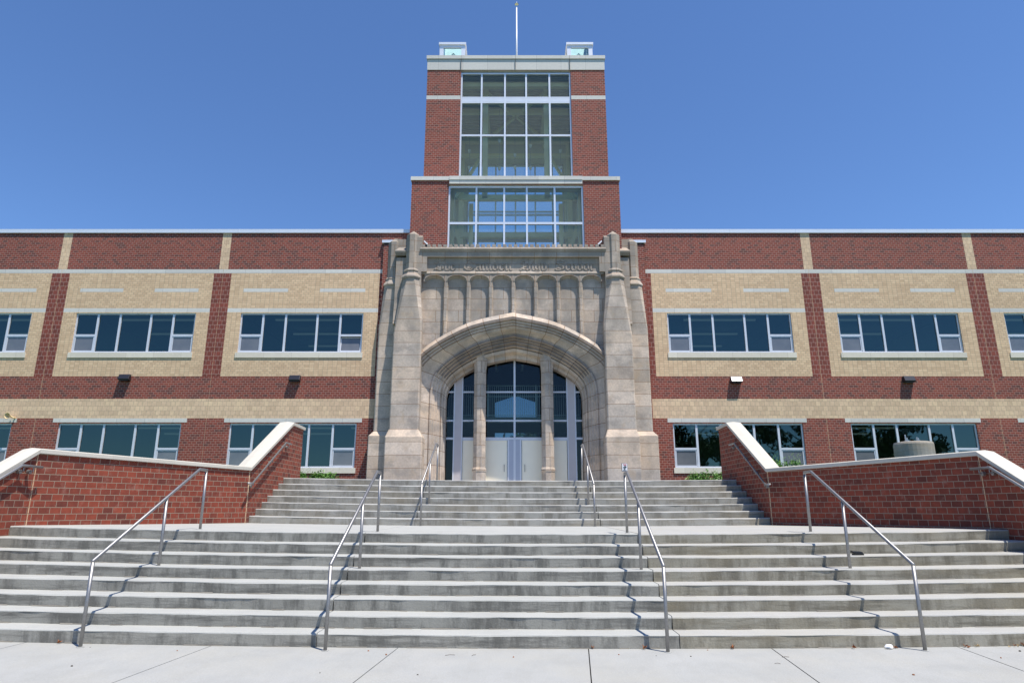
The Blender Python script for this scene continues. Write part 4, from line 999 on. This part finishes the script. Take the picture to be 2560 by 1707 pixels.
def shrub(x, y, z, w, h, label, seed):
    rnd = random.Random(seed); t = empty('shrub', label, 'shrub', 'low shrubs near the building', (x, y, z))
    g = MB()
    for i in range(int(w * 5)): leaf_cloud(g, (-w / 2 + w * (i + .5) / int(w * 5), 0, h * (.5 + .12 * math.sin(i * 2.1))), .36, .38, h * .62, 420, .04, 'leaf', rnd, 6)
    for _ in range(14):
        px = rnd.uniform(-w / 2, w / 2); ph = h * rnd.uniform(.9, 1.35)
        for k in range(14): 
            zz = ph * (.5 + .5 * k / 14); q = Vector((px + rnd.gauss(0, .03), rnd.gauss(0, .03), zz)); s = .03
            g.poly([q + Vector((-s, 0, 0)), q + Vector((0, s, s * .5)), q + Vector((s, 0, s)), q + Vector((0, -s, .3 * s))], 'leaf')
    g.build('foliage', t)
    g = MB()
    for _ in range(10):
        px = rnd.uniform(-w / 2.4, w / 2.4); g.tube([(px, 0, 0), (px + rnd.gauss(0, .08), rnd.gauss(0, .08), h * .9)], .008, 'bark', 5)
    g.build('stem', t)
shrub(-7.25, 24.6, 2.2, 1.5, .68, 'bright green shrub beside the top step, left of the portal', 1)
shrub(7.15, 24.6, 2.2, 1.15, .66, 'bright green shrub beside the top step, right of the portal', 2)
shrub(9.6, 23.2, 2.2, 1.0, .98, 'green shrub just showing above the right garden wall coping', 3)

# ------------------------------------------------------------------ trees across the street (seen in the window glass)
def tree(x, y, h, r, label, seed):
    rnd = random.Random(seed); t = empty('street_tree', label, 'tree', 'trees across the street', (x, y, -.3))
    g = MB(); n = 8
    def ring(c, r_): return [(c[0] + r_ * math.cos(2 * math.pi * i / n), c[1] + r_ * math.sin(2 * math.pi * i / n), c[2]) for i in range(n)]
    g.loft([ring((0, 0, 0), .32), ring((.05, 0, h * .25), .22), ring((.15, .1, h * .55), .14), ring((.2, .1, h * .85), .04)], 'bark')
    for k in range(7):
        a = k * .9 + rnd.random(); z = h * (.28 + .07 * k); q = Vector((math.cos(a), math.sin(a), .7)) * r * .75
        g.tube([(0.1, 0, z), (q.x * .5, q.y * .5, z + q.z * .35), (q.x, q.y, z + q.z)], .06, 'bark', 6)
    g.build('trunk', t)
    g = MB()
    for k in range(16):
        a = rnd.uniform(0, 6.28); rr = r * rnd.uniform(.1, .7); z = h * rnd.uniform(.36, .86)
        sc = 1 - abs(z / h - .6); leaf_cloud(g, (math.cos(a) * rr * sc * 1.3, math.sin(a) * rr * sc * 1.3, z), r * .45, r * .45, h * .14, 420, .26, 'tleaf', rnd, 5)
    g.build('crown', t)
for i, (x, y, h, r, lab) in enumerate(((-3.5, -24, 9.5, 3.4, 'small street tree opposite the entrance doors'), (3.6, -26, 9.0, 3.6, 'round street tree opposite the doors, slightly right'), (14, -23, 11.5, 4.6, 'broad street tree opposite the right wing, nearest the doors'), (20, -22, 13, 4.8, 'tall street tree opposite the right wing'),
        (29, -25, 14.5, 5.6, 'broad tall tree opposite the right wing'), (38, -23, 14.5, 5.8, 'dense tree farther right across the street'), (48, -24, 15, 6, 'tall dense tree at the far right across the street'), (-13.5, -25, 8.0, 3.0, 'small tree across the street on the left'))):
    tree(x, y, h, r, lab, 30 + i)

# ------------------------------------------------------------------ litter
def dry_leaf(x, y, z, s, mat, label, rot, curl):
    g = MB(); pts = []
    for k in range(10):
        a = k * math.pi / 5; rr = s * (1 if k % 2 == 0 else .45); pts.append(Vector((rr * math.cos(a), rr * math.sin(a) * .8, curl * s * abs(math.cos(a * 1.3)) + .004)))
    c = Vector((0, 0, .006))
    for k in range(10): g.poly([c, pts[k], pts[(k + 1) % 10]], mat)
    o = g.build('dry_leaf'); o.location = (x, y, z + .001); o.rotation_euler = (rot * .1, .35 * math.sin(rot * 3), rot); tag(o, label, 'leaf', 'dry leaves at the foot of the steps')
rnd = random.Random(5)
LX = [4.03, 5.33, 5.37, 5.47, 5.50, 5.85, 5.92, 5.98, 6.04, 6.10, 6.17, 6.30, 6.33, 6.42, 6.47, 6.58, 6.66, 2.6, 4.5, -5.35, 1.55, .95]
for i, x in enumerate(LX):
    y = 8.37 - rnd.random() * .05; m_ = 'dry2' if i in (3, 4, 5, 7, 9, 12, 14) else 'dry'
    dry_leaf(x, y, dz(x), .018 + rnd.random() * .018, m_, 'small dry curled leaf lying where the sidewalk meets the bottom riser', rnd.random() * 6, .5 + rnd.random())
for i in range(16):
    x = rnd.uniform(-5.5, 5.8); y = rnd.uniform(6.9, 8.3)
    g = MB(); s = .006 + rnd.random() * .009
    g.loft([oct_ring(0, 0, s, s * .7, 0, .29), oct_ring(0, 0, s * .8, s * .6, s * .8, .29)], 'seal' if i % 2 else 'dry'); o = g.build('pebble'); o.location = (x, y, dz(x) + .001); o.rotation_euler = (0, 0, rnd.random() * 3)
    tag(o, 'tiny dark speck of grit on the sidewalk', 'grit', 'grit scattered on the sidewalk')
for x, y, a, ln in ((-.75, 7.98, .25, .11), (-.45, 7.97, .9, .07), (1.9 + .9, 7.6, -.3, .06), (3.0, 7.9, .1, .08)):
    g = MB(); g.tube([(0, 0, .004), (ln * .5, .01, .008), (ln, 0, .004)], .0022, 'bark', 5); o = g.build('twig'); o.location = (x, y, dz(x) + .001); o.rotation_euler = (0, 0, a); tag(o, 'thin pale twig lying on the sidewalk near the steps', 'twig', 'thin twigs on the sidewalk')
# crumpled paper
g = MB(); rr = random.Random(3); n = 9; rg = []
for k, (r, z) in enumerate(((.02, 0), (.05, .008), (.052, .028), (.035, .05), (.01, .058))):
    rg.append([(r * 1.4 * (1 + rr.uniform(-.2, .2)) * math.cos(2 * math.pi * i / n), r * (1 + rr.uniform(-.2, .2)) * math.sin(2 * math.pi * i / n), z + rr.uniform(-.005, .005)) for i in range(n)])
g.loft(rg, 'paper'); o = g.build('crumpled_paper'); o.scale = (.62, .6, .75); o.location = (4.42, 8.31, dz(4.42) + .005); tag(o, 'crumpled white paper at the foot of the bottom riser', 'litter')
# black folded object on the steps
t = empty('black_case', 'crushed black plastic case lying on a right-hand step', 'case', None, (5.13, 8.39 + 5 * TR + .10, 6 * RIS + dz(5.13) + .001)); t.rotation_euler = (0, 0, .12); t.scale = (.8, .8, 1.05)
g = MB(); g.box(-.085, .095, -.05, .055, 0, .022, 'black'); g.build('base', t, bevel=.004)
g = MB(); g.loft([[(-.11, -.045, .026), (.085, -.045, .022), (.085, .06, .03), (-.11, .06, .034)], [(-.105, -.04, .05), (.075, -.04, .044), (.075, .055, .052), (-.105, .055, .056)]], 'black'); g.build('lid', t, bevel=.004)
for i, (x, y, h, r, lab) in enumerate(((-1.0, 62, 10.2, 4.2, 'tree behind the building glimpsed through the lobby'), (4.0, 64, 10.6, 4.4, 'second tree behind the building glimpsed through the lobby'))):
    tree(x, y, h, r, lab, 60 + i)
